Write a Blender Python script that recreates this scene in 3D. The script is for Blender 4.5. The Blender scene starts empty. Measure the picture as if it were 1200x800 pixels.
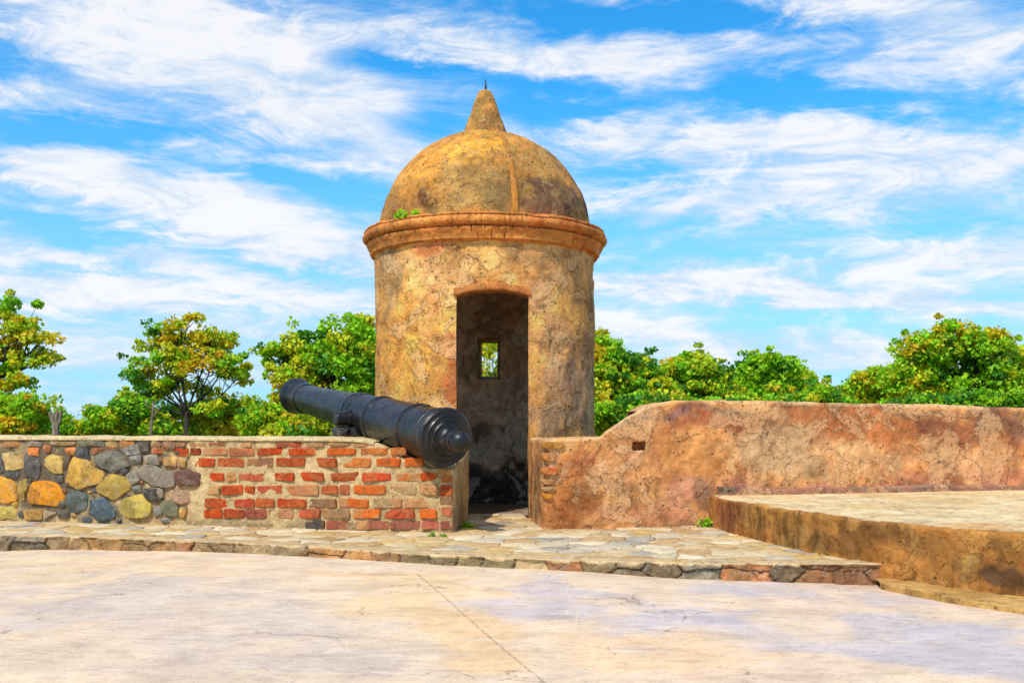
import bpy, bmesh, math, random
import numpy as np
from mathutils import Vector, Matrix
random.seed(7); rng = np.random.default_rng(7)
sc = bpy.context.scene
COL = sc.collection
R = math.radians

# ------------------------------------------------------------------ camera numbers (used to turn traced points into places)
F, CX, YH, EYE = 1180.0, 600.0, 497.0, 0.92
def at(x, y, Y):
    return Vector(((x - CX) * Y / F, Y, EYE + (YH - y) * Y / F))
def trace(P):                                     # world -> traced photo position (N,2)
    P = np.asarray(P, float); Y = np.maximum(P[:, 1], .3)
    return np.stack([CX + F * P[:, 0] / Y, YH - F * (P[:, 2] - EYE) / Y], 1)

# ------------------------------------------------------------------ noise
def _h(ix, iy, iz, s):
    h = (ix * 374761393 + iy * 668265263 + iz * 1440662683 + s * 974634123) & 0xFFFFFFFF
    h = ((h ^ (h >> 13)) * 1274126177) & 0xFFFFFFFF
    h = ((h ^ (h >> 15)) * 2246822519) & 0xFFFFFFFF
    return ((h ^ (h >> 16)) & 0xFFFFFF) / float(0xFFFFFF)
def vn(P, s=0):
    P = np.asarray(P, float); i = np.floor(P).astype(np.int64); f = P - i
    f = f * f * f * (f * (f * 6 - 15) + 10)
    r = 0
    for a in (0, 1):
        wa = f[:, 0] if a else 1 - f[:, 0]
        for b in (0, 1):
            wb = f[:, 1] if b else 1 - f[:, 1]
            for c in (0, 1):
                wc = f[:, 2] if c else 1 - f[:, 2]
                r = r + wa * wb * wc * _h(i[:, 0] + a, i[:, 1] + b, i[:, 2] + c, s)
    return r
def fbm(P, sc_=1., oct=5, s=0, g=.5):
    P = np.asarray(P, float) * sc_; r = 0; a = 1; t = 0
    for o in range(oct):
        r = r + a * vn(P + 17.3 * o, s + o); t += a; a *= g; P = P * 2.03
    return r / t                                  # 0..1
def sstep(x, a, b):
    t = np.clip((x - a) / (b - a), 0, 1); return t * t * (3 - 2 * t)

def lin(c):
    c = np.asarray(c, float) / 255.
    return np.where(c <= .04045, c / 12.92, ((c + .055) / 1.055) ** 2.4)
K = .88
def A(*c): return lin(c) * K

# ------------------------------------------------------------------ object helpers
def tag(o, label=None, cat=None, group=None, kind=None):
    if label: o['label'] = label
    if cat: o['category'] = cat
    if group: o['group'] = group
    if kind: o['kind'] = kind
    return o
def empty(name, loc=(0, 0, 0)):
    o = bpy.data.objects.new(name, None); COL.objects.link(o); o.location = loc
    o.empty_display_size = .1
    return o
def mesh(name, V, Fc, mat, parent=None, col=None, smooth=True, local=True):
    V = np.asarray(V, float)
    if parent is not None and local: V = V - np.array(parent.location)
    me = bpy.data.meshes.new(name)
    if isinstance(Fc, np.ndarray):
        n, k = Fc.shape
        me.vertices.add(len(V)); me.vertices.foreach_set('co', V.astype(np.float32).ravel())
        me.loops.add(n * k); me.loops.foreach_set('vertex_index', Fc.astype(np.int32).ravel())
        me.polygons.add(n)
        me.polygons.foreach_set('loop_start', np.arange(0, n * k, k, dtype=np.int32))
        me.polygons.foreach_set('loop_total', np.full(n, k, dtype=np.int32))
        me.update(calc_edges=True)
    else:
        me.from_pydata(V.tolist(), [], [list(map(int, f)) for f in Fc]); me.update()
    me.validate()
    if col is not None:
        c = np.ones((len(V), 4), np.float32); c[:, :3] = col
        at_ = me.color_attributes.new('Col', 'FLOAT_COLOR', 'POINT')
        at_.data.foreach_set('color', c.ravel())
    if smooth: me.polygons.foreach_set('use_smooth', np.ones(len(me.polygons), bool))
    me.materials.append(mat)
    o = bpy.data.objects.new(name, me); COL.objects.link(o)
    if parent is not None: o.parent = parent
    return o
class MB:                                         # collects pieces of ONE mesh
    def __init__(s): s.V = []; s.F = []; s.C = []; s.n = 0
    def add(s, V, Fc, col):
        V = np.asarray(V, float); s.V.append(V)
        s.F += [[int(i) + s.n for i in f] for f in Fc]
        c = np.asarray(col, float)
        s.C.append(np.broadcast_to(c, (len(V), 3)) if c.ndim == 1 else c); s.n += len(V)
    def build(s, name, mat, parent=None, smooth=True):
        return mesh(name, np.concatenate(s.V), s.F, mat, parent, np.concatenate(s.C), smooth)
def gridF(nu, nv, wrap=False, keep=None):         # quads of a grid with nu columns, nv rows, index = i*nv+j
    i = np.arange(nu if wrap else nu - 1); j = np.arange(nv - 1)
    I, J = np.meshgrid(i, j, indexing='ij'); I2 = (I + 1) % nu
    q = np.stack([I * nv + J, I2 * nv + J, I2 * nv + J + 1, I * nv + J + 1], -1)
    if keep is not None: return q[keep]
    return q.reshape(-1, 4)
def normals(V, Fc):
    V = np.asarray(V); n = np.zeros_like(V)
    a = V[Fc[:, 2]] - V[Fc[:, 0]]; b = V[Fc[:, 3]] - V[Fc[:, 1]]
    c = np.cross(a, b)
    for k in range(4): np.add.at(n, Fc[:, k], c)
    return n / np.maximum(np.linalg.norm(n, axis=1, keepdims=True), 1e-12)
def tube(pts, rad, seg=8):
    pts = [Vector(p) for p in pts]; V = []; Fc = []
    for i, p in enumerate(pts):
        d = (pts[min(i + 1, len(pts) - 1)] - pts[max(i - 1, 0)]).normalized()
        a = d.orthogonal().normalized() if i == 0 else (a - d * a.dot(d)).normalized()
        b = d.cross(a)
        for k in range(seg):
            t = 2 * math.pi * k / seg; V.append(p + (a * math.cos(t) + b * math.sin(t)) * rad[i])
    for i in range(len(pts) - 1):
        for k in range(seg):
            k2 = (k + 1) % seg; Fc.append([i * seg + k, i * seg + k2, (i + 1) * seg + k2, (i + 1) * seg + k])
    Fc.append(list(range(seg))[::-1]); Fc.append([(len(pts) - 1) * seg + k for k in range(seg)])
    return np.array(V), Fc

# paint: albedo of the surface with stains and some sunlit tones traced from the photograph, edges broken up by noise
def paint(P, base, blobs, warp=14., nscale=3.0, seed=3, mott=.22):
    P = np.asarray(P, float)
    T = trace(P)
    wx = (fbm(P, nscale, 4, seed) - .5) * 4 * warp; wy = (fbm(P, nscale, 4, seed + 31) - .5) * 4 * warp
    T = T + np.stack([wx, wy], 1)
    c = np.tile(A(*base), (len(P), 1))
    for k, (x, y, rx, ry, rgb, w) in enumerate(blobs):
        q = ((T[:, 0] - x) / rx) ** 2 + ((T[:, 1] - y) / ry) ** 2
        n = fbm(P, nscale * 2.6, 4, seed + 7 * k + 1) - .5
        m = (sstep(1.25 - np.sqrt(q) + n * 1.5, 0., .75) * w)[:, None]
        c = c * (1 - m) + A(*rgb) * m
    f = fbm(P, 5.5, 5, seed + 90); g = fbm(P, 22, 3, seed + 91)
    c = c * (1 + mott * 2 * (f - .5) * 1.6 + mott * (g - .5))[:, None]
    return np.clip(c, .004, .9)

# ------------------------------------------------------------------ materials
class NT:
    def __init__(s, tree): s.t = tree; s.n = tree.nodes; s.l = tree.links
    def new(s, typ, **kw):
        nd = s.n.new(typ)
        for k, v in kw.items():
            if k.startswith('i_'): 
                key = k[2:].replace('_', ' ')
                nd.inputs[key].default_value = v
            else: setattr(nd, k, v)
        return nd
    def link(s, a, b): s.l.new(a, b)
    def setin(s, inp, v):
        if hasattr(v, 'is_output') or isinstance(v, bpy.types.NodeSocket): s.l.new(v, inp)
        else: inp.default_value = v
    def math(s, op, a, b=None, c=None, clamp=False):
        nd = s.n.new('ShaderNodeMath'); nd.operation = op; nd.use_clamp = clamp
        for i, v in enumerate((a, b, c)):
            if v is not None: s.setin(nd.inputs[i], v)
        return nd.outputs[0]
    def noise(s, vec, scale, detail=6, rough=.55, dist=0., typ='FBM'):
        nd = s.n.new('ShaderNodeTexNoise'); nd.inputs['Scale'].default_value = scale
        nd.inputs['Detail'].default_value = detail; nd.inputs['Roughness'].default_value = rough
        nd.inputs['Distortion'].default_value = dist
        if vec is not None: s.l.new(vec, nd.inputs['Vector'])
        return nd.outputs['Fac']
    def voro(s, vec, scale, feat='F1', rnd=1.):
        nd = s.n.new('ShaderNodeTexVoronoi'); nd.feature = feat; nd.inputs['Scale'].default_value = scale
        nd.inputs['Randomness'].default_value = rnd
        s.l.new(vec, nd.inputs['Vector']); return nd
    def ramp(s, v, a, b, lo=0., hi=1., smooth=True):
        nd = s.n.new('ShaderNodeMapRange'); nd.interpolation_type = 'SMOOTHSTEP' if smooth else 'LINEAR'
        s.setin(nd.inputs['Value'], v)
        for k, x in (('From Min', a), ('From Max', b), ('To Min', lo), ('To Max', hi)): nd.inputs[k].default_value = x
        return nd.outputs[0]
    def mix(s, fac, a, b, mode='MIX'):
        nd = s.n.new('ShaderNodeMix'); nd.data_type = 'RGBA'; nd.blend_type = mode; nd.clamp_factor = True
        s.setin(nd.inputs[0], fac)
        for i, v in ((6, a), (7, b)):
            if isinstance(v, (tuple, list, np.ndarray)): nd.inputs[i].default_value = (*[float(x) for x in v[:3]], 1)
            else: s.l.new(v, nd.inputs[i])
        return nd.outputs[2]
def newmat(name):
    m = bpy.data.materials.new(name); m.use_nodes = True
    t = NT(m.node_tree); b = m.node_tree.nodes['Principled BSDF']
    return m, t, b

def rough_mat(name, scale=1., pale=None, pale_amt=.3, dark=None, dark_amt=.5, pit=.5, grey=None, grey_amt=0., bump=.5, rough=.9, streak=None, crack=0., streak_amt=.75):
    """weathered masonry: vertex-painted albedo broken up by flakes, pits, lichen and grain, with matching relief"""
    m, t, b = newmat(name)
    tc = t.new('ShaderNodeTexCoord').outputs['Object']
    ca = t.new('ShaderNodeVertexColor', layer_name='Col').outputs['Color']
    n1 = t.noise(tc, 3.2 * scale, 9, .62, .6); n2 = t.noise(tc, 11 * scale, 8, .6, .3)
    n3 = t.noise(tc, 46 * scale, 5, .6); n4 = t.noise(tc, 6.3 * scale, 7, .65, 1.2)
    c = t.mix(t.ramp(n2, .3, .7), ca, t.mix(1., ca, (.80, .72, .66), 'MULTIPLY'))
    v = t.math('MULTIPLY_ADD', n3, .7, .65)
    vv = t.new('ShaderNodeCombineColor'); [t.link(v, vv.inputs[i]) for i in range(3)]
    c = t.mix(1., c, vv.outputs[0], 'MULTIPLY')
    height = t.math('MULTIPLY_ADD', n2, .55, t.math('MULTIPLY', n3, .22))
    if pale is not None:
        f = t.ramp(n1, .53, .565)
        c = t.mix(t.math('MULTIPLY', f, pale_amt), c, A(*pale))
        height = t.math('MULTIPLY_ADD', f, .22, height)
    if grey is not None:
        f = t.math('MULTIPLY', t.ramp(n4, .5, .62), t.ramp(n3, .35, .6))
        c = t.mix(t.math('MULTIPLY', f, grey_amt), c, A(*grey))
    if dark is not None:
        f = t.math('MULTIPLY', t.ramp(t.noise(tc, 7.5 * scale, 8, .7, 1.5), .56, .66), t.ramp(n3, .38, .56))
        c = t.mix(t.math('MULTIPLY', f, dark_amt), c, A(*dark))
        height = t.math('MULTIPLY_ADD', f, -.25, height)
    # pits: small holes where mortar fell out
    vd = t.voro(tc, 17 * scale).outputs['Distance']
    pm = t.math('MULTIPLY', t.ramp(vd, .22, .10), t.ramp(n4, .47, .56))
    vd2 = t.voro(tc, 41 * scale).outputs['Distance']
    pm2 = t.math('MULTIPLY', t.ramp(vd2, .25, .12), t.ramp(n1, .44, .56))
    pm = t.math('MAXIMUM', pm, t.math('MULTIPLY', pm2, .8))
    c = t.mix(t.math('MULTIPLY', pm, pit), c, A(74, 48, 30))
    height = t.math('MULTIPLY_ADD', pm, -.6 * pit, height)
    if streak is not None:
        mp = t.new('ShaderNodeMapping'); mp.inputs['Scale'].default_value = (9, 9, .9); t.link(tc, mp.inputs[0])
        f = t.math('MULTIPLY', t.ramp(t.noise(mp.outputs[0], 1.1, 9, .75, .6), .47, .62), t.ramp(t.noise(tc, 1.9, 5, .6), .40, .58))
        nz_ = t.new('ShaderNodeSeparateXYZ'); t.link(t.new('ShaderNodeNewGeometry').outputs['True Normal'], nz_.inputs[0])
        f = t.math('MULTIPLY', f, t.ramp(nz_.outputs[2], .7, .4))
        c = t.mix(t.math('MULTIPLY', f, streak_amt), c, A(*streak))
    if crack:
        wv = t.new('ShaderNodeVectorMath', operation='ADD'); t.link(tc, wv.inputs[0])
        nn = t.n.new('ShaderNodeTexNoise'); nn.inputs['Scale'].default_value = 4; nn.inputs['Detail'].default_value = 5; t.link(tc, nn.inputs['Vector'])
        sm = t.new('ShaderNodeVectorMath', operation='SCALE'); t.link(nn.outputs['Color'], sm.inputs[0]); sm.inputs['Scale'].default_value = .35
        t.link(sm.outputs[0], wv.inputs[1])
        ed = t.voro(wv.outputs[0], 2.3, 'DISTANCE_TO_EDGE').outputs['Distance']
        f = t.math('MULTIPLY', t.ramp(ed, .012, .004), t.ramp(n4, .48, .55))
        c = t.mix(t.math('MULTIPLY', f, crack), c, A(60, 40, 28)); height = t.math('MULTIPLY_ADD', f, -.5, height)
    t.link(c, b.inputs['Base Color'])
    bp = t.new('ShaderNodeBump'); bp.inputs['Strength'].default_value = bump; bp.inputs['Distance'].default_value = .035 / scale
    t.link(height, bp.inputs['Height']); t.link(bp.outputs[0], b.inputs['Normal'])
    b.inputs['Roughness'].default_value = rough; b.inputs['Specular IOR Level'].default_value = .2
    return m

M_tower = rough_mat('tower_plaster', 1., pale=(240, 192, 134), pale_amt=.5, dark=(112, 74, 44), dark_amt=.5, pit=.75, grey=(176, 142, 102), grey_amt=.4, bump=.9, crack=.1, streak=(130, 96, 64), streak_amt=.28)
M_inside = rough_mat('inner_plaster', 1.1, pale=(250, 236, 208), pale_amt=.5, dark=(70, 50, 38), dark_amt=.6, pit=.6, grey=(150, 150, 140), grey_amt=.4, bump=.9)
M_dome = rough_mat('dome_plaster', 1.5, pale=(218, 172, 96), pale_amt=.3, dark=(72, 56, 40), dark_amt=.65, pit=.75, grey=(172, 150, 112), grey_amt=.5, bump=1.0)
M_corn = rough_mat('cornice_brick', 1.8, pale=(232, 158, 84), pale_amt=.35, dark=(110, 58, 34), dark_amt=.6, pit=.7, bump=.8)
M_wall = rough_mat('ochre_plaster', .9, pale=(238, 186, 132), pale_amt=.5, dark=(124, 66, 34), dark_amt=.6, pit=.6, grey=(196, 162, 120), grey_amt=.4, bump=.8, crack=.2)
M_plat = rough_mat('platform_render', 1., pale=(206, 156, 84), pale_amt=.3, dark=(70, 48, 28), dark_amt=.6, pit=.6, bump=.7, streak=(92, 62, 34))
M_mortar = rough_mat('lime_mortar', 1.6, pale=(226, 196, 140), pale_amt=.3, dark=(110, 82, 52), dark_amt=.5, pit=.6, bump=.8)
M_stone = rough_mat('field_stone', 2., dark=(54, 46, 38), dark_amt=.6, pit=.5, grey=(176, 168, 148), grey_amt=.4, bump=.85)
M_brick = rough_mat('old_brick', 2.4, pale=(206, 148, 84), pale_amt=.25, dark=(84, 40, 20), dark_amt=.7, pit=.7, grey=(190, 140, 84), grey_amt=.35, bump=.75)
M_flag = rough_mat('flagstone', 1.8, pale=(238, 214, 170), pale_amt=.35, dark=(120, 92, 62), dark_amt=.4, pit=.35, bump=.45)

# ------------------------------------------------------------------ swept masonry: front skin, rounded top edge, top, back
def resample(pts, n, seg=None):
    P = np.array(pts, float); d = np.r_[0, np.cumsum(np.linalg.norm(np.diff(P, axis=0), axis=1))]
    t = np.linspace(0, d[-1], n) if seg is None else seg
    return np.stack([np.interp(t, d, P[:, k]) for k in range(P.shape[1])], 1), t
def chaikin(pts, it=2):
    P = [np.array(p, float) for p in pts]
    for _ in range(it):
        Q = [P[0]]
        for a, b in zip(P[:-1], P[1:]): Q += [a * .75 + b * .25, a * .25 + b * .75]
        Q.append(P[-1]); P = Q
    return P
def sweep(front, back, h, zb, nz=60, nt=12, rad=.03, zb_back=None):
    """front/back: (N,2) arrays, h: (N,) heights, zb bottom (scalar or (N,)). Returns grid verts, faces, rows"""
    N = len(front); zb = np.broadcast_to(np.asarray(zb, float), (N,)); zbb = zb if zb_back is None else np.full(N, zb_back)
    d = back - front; L = np.maximum(np.linalg.norm(d, axis=1), 1e-6); d = d / L[:, None]
    rows = []
    for s in np.linspace(0, 1, nz):
        z = zb + (h - rad - zb) * s; rows.append(np.c_[front, z])
    for a in (30, 60, 90):
        r = R(a); o = rad * (1 - math.cos(r)); rr = np.minimum(o, L * .5)
        rows.append(np.c_[front + d * rr[:, None], h - rad + rad * math.sin(r)])
    for s in np.linspace(0, 1, nt + 1)[1:]:
        rr = np.minimum(rad, L * .5) + (L - np.minimum(rad, L * .5)) * s
        rows.append(np.c_[front + d * rr[:, None], h])
    for s in np.linspace(0, 1, 6)[1:]:
        rows.append(np.c_[back, h + (zbb - h) * s])
    V = np.stack(rows, 1)                          # N, M, 3
    return V.reshape(-1, 3), gridF(N, len(rows)), len(rows)
def rough_up(V, Fc, amps, seed=0, mask=None):
    n = normals(V, Fc); d = 0
    for sc_, a in amps: d = d + (fbm(V, sc_, 4, seed) - .5) * 2 * a; seed += 5
    if mask is not None: d = d * mask
    return V + n * d[:, None]

# ================================================================== GROUND
LW0, LWs = np.array([-.44, 7.62]), -.24            # left wall front line: Y = 7.62 + LWs*(X+.44)
RW0, RWs = np.array([.259, 7.83]), .25
def ly(X): return LW0[1] + LWs * (X - LW0[0])
def ry(X): return RW0[1] + RWs * (X - RW0[0])
edge_px = [(-420, 627), (-200, 627.5), (0, 627.5), (88, 627.5), (228, 634), (350, 638), (464, 647), (560, 651.5), (700, 657), (800, 659), (960, 660), (1041, 660)]
ZS = .10
edge = np.array([[(x - CX) * ((EYE - ZS) * F / (y - YH)) / F, (EYE - ZS) * F / (y - YH)] for x, y in edge_px])
gz_x = np.array([-9, -3.7, -2.2, -1.4, -.75, -.2, .5, 1., 1.8, 2.2, 6]); gz_v = np.array([-.005, -.006, .03, .03, .04, .037, .034, .008, -.01, -.022, -.022])
def gz(X, Y):
    return np.interp(X, gz_x, gz_v) * sstep(Y, 3.6, 6.2)

def concrete_mat():
    m, t, b = newmat('worn_concrete')
    tc = t.new('ShaderNodeTexCoord').outputs['Object']
    ca = t.new('ShaderNodeVertexColor', layer_name='Col').outputs['Color']
    mp = t.new('ShaderNodeMapping'); mp.inputs['Scale'].default_value = (1, 2.2, 1); mp.inputs['Rotation'].default_value = (0, 0, R(8)); t.link(tc, mp.inputs[0])
    n1 = t.noise(mp.outputs[0], 1.9, 10, .66, .8); n2 = t.noise(mp.outputs[0], 9, 8, .65, .4); n3 = t.noise(tc, 70, 4, .6)
    c = t.mix(t.ramp(n1, .52, .64), ca, t.mix(1., ca, (.87, .86, .88), 'MULTIPLY'))
    c = t.mix(t.math('MULTIPLY', t.ramp(n2, .5, .62), .55), c, t.mix(1., ca, (.78, .74, .72), 'MULTIPLY'))
    v = t.math('MULTIPLY_ADD', n3, .5, .75)
    vv = t.new('ShaderNodeCombineColor'); [t.link(v, vv.inputs[i]) for i in range(3)]
    c = t.mix(1., c, vv.outputs[0], 'MULTIPLY')
    # scuffs and specks
    sp = t.math('MULTIPLY', t.ramp(t.voro(mp.outputs[0], 13).outputs['Distance'], .16, .06), t.ramp(n1, .46, .55))
    c = t.mix(t.math('MULTIPLY', sp, .55), c, A(120, 108, 100))
    gr = t.math('MULTIPLY', t.ramp(t.voro(tc, 62).outputs['Distance'], .22, .12), t.ramp(n2, .42, .56)); c = t.mix(t.math('MULTIPLY', gr, .5), c, A(128, 108, 92))
    n5 = t.noise(mp.outputs[0], 4.5, 9, .7, 1.2); c = t.mix(t.math('MULTIPLY', t.ramp(n5, .57, .66), .45), c, t.mix(1., ca, (.74, .70, .68), 'MULTIPLY'))
    c = t.mix(t.math('MULTIPLY', t.ramp(n5, .44, .36), .5), c, A(244, 224, 196))
    wv = t.new('ShaderNodeVectorMath', operation='ADD'); t.link(tc, wv.inputs[0]); nn = t.n.new('ShaderNodeTexNoise'); nn.inputs['Scale'].default_value = 2.5; nn.inputs['Detail'].default_value = 7; t.link(tc, nn.inputs['Vector'])
    sm = t.new('ShaderNodeVectorMath', operation='SCALE'); t.link(nn.outputs['Color'], sm.inputs[0]); sm.inputs['Scale'].default_value = .7; t.link(sm.outputs[0], wv.inputs[1])
    ck = t.math('MULTIPLY', t.ramp(t.voro(wv.outputs[0], .75, 'DISTANCE_TO_EDGE').outputs['Distance'], .006, .002), t.ramp(n1, .5, .56)); c = t.mix(t.math('MULTIPLY', ck, .5), c, A(130, 100, 80))
    # the straight cold joint across the slab
    se = t.new('ShaderNodeSeparateXYZ'); t.link(tc, se.inputs[0])
    p0, p1 = np.array([-.537, 5.87]), np.array([.121, 3.58]); dd = (p1 - p0) / np.linalg.norm(p1 - p0); nx, ny = -dd[1], dd[0]
    dist = t.math('ABSOLUTE', t.math('ADD', t.math('MULTIPLY_ADD', se.outputs[0], nx, -(nx * p0[0] + ny * p0[1])), t.math('MULTIPLY_ADD', t.math('SUBTRACT', n2, .5), .03, t.math('MULTIPLY', se.outputs[1], ny))))
    j = t.math('MULTIPLY', t.ramp(dist, .008, .002), t.ramp(n2, .38, .5, .3, 1))
    j = t.math('MULTIPLY', j, t.ramp(se.outputs[1], 6.1, 5.9))
    c = t.mix(t.math('MULTIPLY', j, .5), c, A(150, 116, 88))
    t.link(c, b.inputs['Base Color'])
    h = t.math('MULTIPLY_ADD', n2, .3, t.math('MULTIPLY', n3, .25)); h = t.math('MULTIPLY_ADD', sp, -.25, h); h = t.math('MULTIPLY_ADD', gr, -.2, h); h = t.math('MULTIPLY_ADD', ck, -.4, h); h = t.math('MULTIPLY_ADD', j, -.5, h)
    bp = t.new('ShaderNodeBump'); bp.inputs['Strength'].default_value = .35; bp.inputs['Distance'].default_value = .02
    t.link(h, bp.inputs['Height']); t.link(bp.outputs[0], b.inputs['Normal'])
    b.inputs['Roughness'].default_value = .85; b.inputs['Specular IOR Level'].default_value = .12
    return m
xs = np.r_[np.linspace(-16, -4.2, 25)[:-1], np.linspace(-4.2, 4.2, 300), np.linspace(4.2, 16, 25)[1:]]
tt = np.r_[np.linspace(0, .55, 30)[:-1], np.linspace(.55, 1, 220)]
V = []
for x in xs:
    yb = (ly(x) if x < 0 else ry(x)) + .45
    if -.45 < x < .3: yb = 8.0
    yy = -14 + (yb + 14) * tt
    V.append(np.c_[np.full(len(tt), x), yy, np.zeros(len(tt))])
V = np.concatenate(V); V[:, 2] = gz(V[:, 0], V[:, 1]) + (fbm(V, .9, 3, 4) - .5) * .012
gcol = paint(V, (226, 196, 162), [
    (120, 715, 170, 45, (208, 186, 168), .8), (250, 780, 200, 40, (214, 186, 160), .6), (330, 745, 120, 25, (200, 180, 164), .6), (90, 660, 220, 12, (230, 196, 152), .8),
    (480, 690, 90, 40, (232, 194, 144), .7), (560, 740, 60, 60, (230, 188, 138), .85), (420, 665, 60, 14, (230, 182, 132), .7),
    (640, 690, 90, 22, (204, 184, 176), .9), (800, 720, 150, 28, (196, 180, 176), .9), (1000, 745, 200, 30, (202, 184, 176), .85), (1080, 700, 140, 14, (228, 194, 166), .8),
    (760, 770, 160, 22, (232, 192, 148), .8), (1120, 770, 120, 20, (196, 182, 180), .8), (900, 790, 160, 16, (228, 194, 164), .7)], warp=26, nscale=1.6, seed=11, mott=.12)
gcol = np.clip(gcol * np.array([1.12, 1.12, 1.14]), 0, .86)
ground = mesh('ground', V, gridF(len(xs), len(tt)), concrete_mat(), None, gcol)
tag(ground, kind='structure')

# outer land beyond the parapet, lower than the fort, out to the horizon
m_land, t, b = newmat('scrub_land')
tc = t.new('ShaderNodeTexCoord').outputs['Object']
c = t.mix(t.ramp(t.noise(tc, .25, 8, .6), .42, .6), (.085, .150, .024), (.24, .20, .08)); t.link(c, b.inputs['Base Color']); b.inputs['Roughness'].default_value = 1; b.inputs['Specular IOR Level'].default_value = 0.
xs2 = np.r_[-4000, -1500, -500, np.linspace(-150, 150, 61), 500, 1500, 4000]
G = np.array([[x, y, 0] for x in xs2 for y in xs2], float); G[:, 2] = -1.55 + (fbm(G, .08, 4, 2) - .5) * .5 * (np.abs(G[:, 1] - 30) < 140)
land = mesh('terrain', G, gridF(len(xs2), len(xs2)), m_land); tag(land, kind='structure')

# ------------------------------------------------------------------ flagged pavement (low step) with a rubble kerb
def clip_half(poly, p, n):
    out = []; k = len(poly)
    for i in range(k):
        a, b_ = poly[i], poly[(i + 1) % k]; da, db = np.dot(a - p, n), np.dot(b_ - p, n)
        if da <= 0: out.append(a)
        if da * db < 0: out.append(a + (b_ - a) * (da / (da - db)))
    return out
def voronoi(seeds, outline):
    cells = []
    for i, s in enumerate(seeds):
        poly = [np.array(p, float) for p in outline]
        d = np.linalg.norm(seeds - s, axis=1)
        for j in np.argsort(d)[1:22]:
            q = seeds[j]; poly = clip_half(poly, (s + q) / 2, q - s)
            if len(poly) < 3: break
        if len(poly) >= 3: cells.append((s, poly))
    return cells
def area(p): p = np.array(p); x, y = p[:, 0], p[:, 1]; return .5 * (np.dot(x, np.roll(y, -1)) - np.dot(y, np.roll(x, -1)))
edge_s = np.array(chaikin(edge, 2))
Pe = np.array([-7.2, edge_s[0, 1]])
slab = [np.array([-7.2, ly(-7.2) + .15]), Pe] + list(edge_s[1:]) + [np.array([2.05, 6.25]), np.array([1.72, 7.3]), np.array([1.62, 8.25]), np.array([.30, 7.95]), np.array([.145, 8.75]), np.array([.10, 9.26]), np.array([-.48, 9.26]), np.array([-.39, 8.75]), np.array([-.42, 7.75])]
pave = empty('pavement', (0, 7, ZS)); tag(pave, kind='structure')
nS = len(slab); SV = np.array([[p[0], p[1], z] for z in (ZS - .007, -.12) for p in slab])
Ff = [list(range(nS))] + [[i, i + nS, (i + 1) % nS + nS, (i + 1) % nS] for i in range(nS)]
mesh('bed', SV, Ff, M_mortar, pave, paint(SV, (222, 190, 138), []), smooth=False)
seeds = []
while len(seeds) < 700:
    p = np.array([rng.uniform(-7.2, 2.3), rng.uniform(5.8, 9.25)])
    yl = np.interp(p[0], edge_s[:, 0], edge_s[:, 1])
    if p[1] < yl - .05: continue
    if p[1] > (ly(p[0]) if p[0] < -.5 else (ry(p[0]) if p[0] > .3 else 9.2)) + .15: continue
    dmin = rng.uniform(.10, .25)
    if all(np.hypot(*(p - q)) > dmin for q in seeds): seeds.append(p)
    elif rng.random() < .0012: break
seeds = np.array(seeds)
fl = MB()
pal = [(232, 208, 162), (236, 216, 176), (222, 190, 132), (226, 188, 116), (214, 196, 168), (190, 178, 158), (236, 206, 154), (218, 180, 128), (242, 224, 186), (206, 166, 112)]
for s, poly in voronoi(seeds, slab):
    if abs(area(poly)) < .004: continue
    pts = []
    for a, b_ in zip(poly, poly[1:] + poly[:1]):
        n = max(1, int(np.linalg.norm(b_ - a) / .05))
        for k in range(n): pts.append(a + (b_ - a) * k / n)
    pts = np.array(pts)
    if area(pts) < 0: pts = pts[::-1]
    cen = pts.mean(0); q3 = np.c_[pts, np.zeros(len(pts))]
    pts = pts + np.c_[fbm(q3, 9, 3, 5) - .5, fbm(q3, 9, 3, 6) - .5] * .06
    g = .003 + rng.random() * .005; n = len(pts); zt = ZS + rng.uniform(-.002, .004); tx, ty = rng.normal(0, .006, 2)
    rings = []
    for ins, dz in ((g, -.03), (g + .001, -.003), (g + .006, 0), (None, 0)):
        r_ = np.linalg.norm(pts - cen, axis=1, keepdims=True)
        f = .45 if ins is None else np.clip(1 - ins / np.maximum(r_, .03), .05, 1)
        P = cen + (pts - cen) * f; rings.append(np.c_[P, zt + dz + (P - cen) @ np.array([tx, ty]) * .6])
    VV = np.concatenate(rings + [np.array([[*cen, zt]])])
    VV[:, 2] += (fbm(VV, 7, 3, 8) - .5) * .009 * (VV[:, 2] > zt - .01)
    FF = [[k * n + i, k * n + (i + 1) % n, (k + 1) * n + (i + 1) % n, (k + 1) * n + i] for k in range(3) for i in range(n)] + [[3 * n + i, 3 * n + (i + 1) % n, 4 * n] for i in range(n)]
    c = A(*pal[rng.integers(len(pal))]) * rng.uniform(.85, 1.08)
    fl.add(VV, FF, c * (.85 + .3 * fbm(VV, 12, 3, 3))[:, None])
fl.build('flagstones', M_flag, pave)

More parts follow.
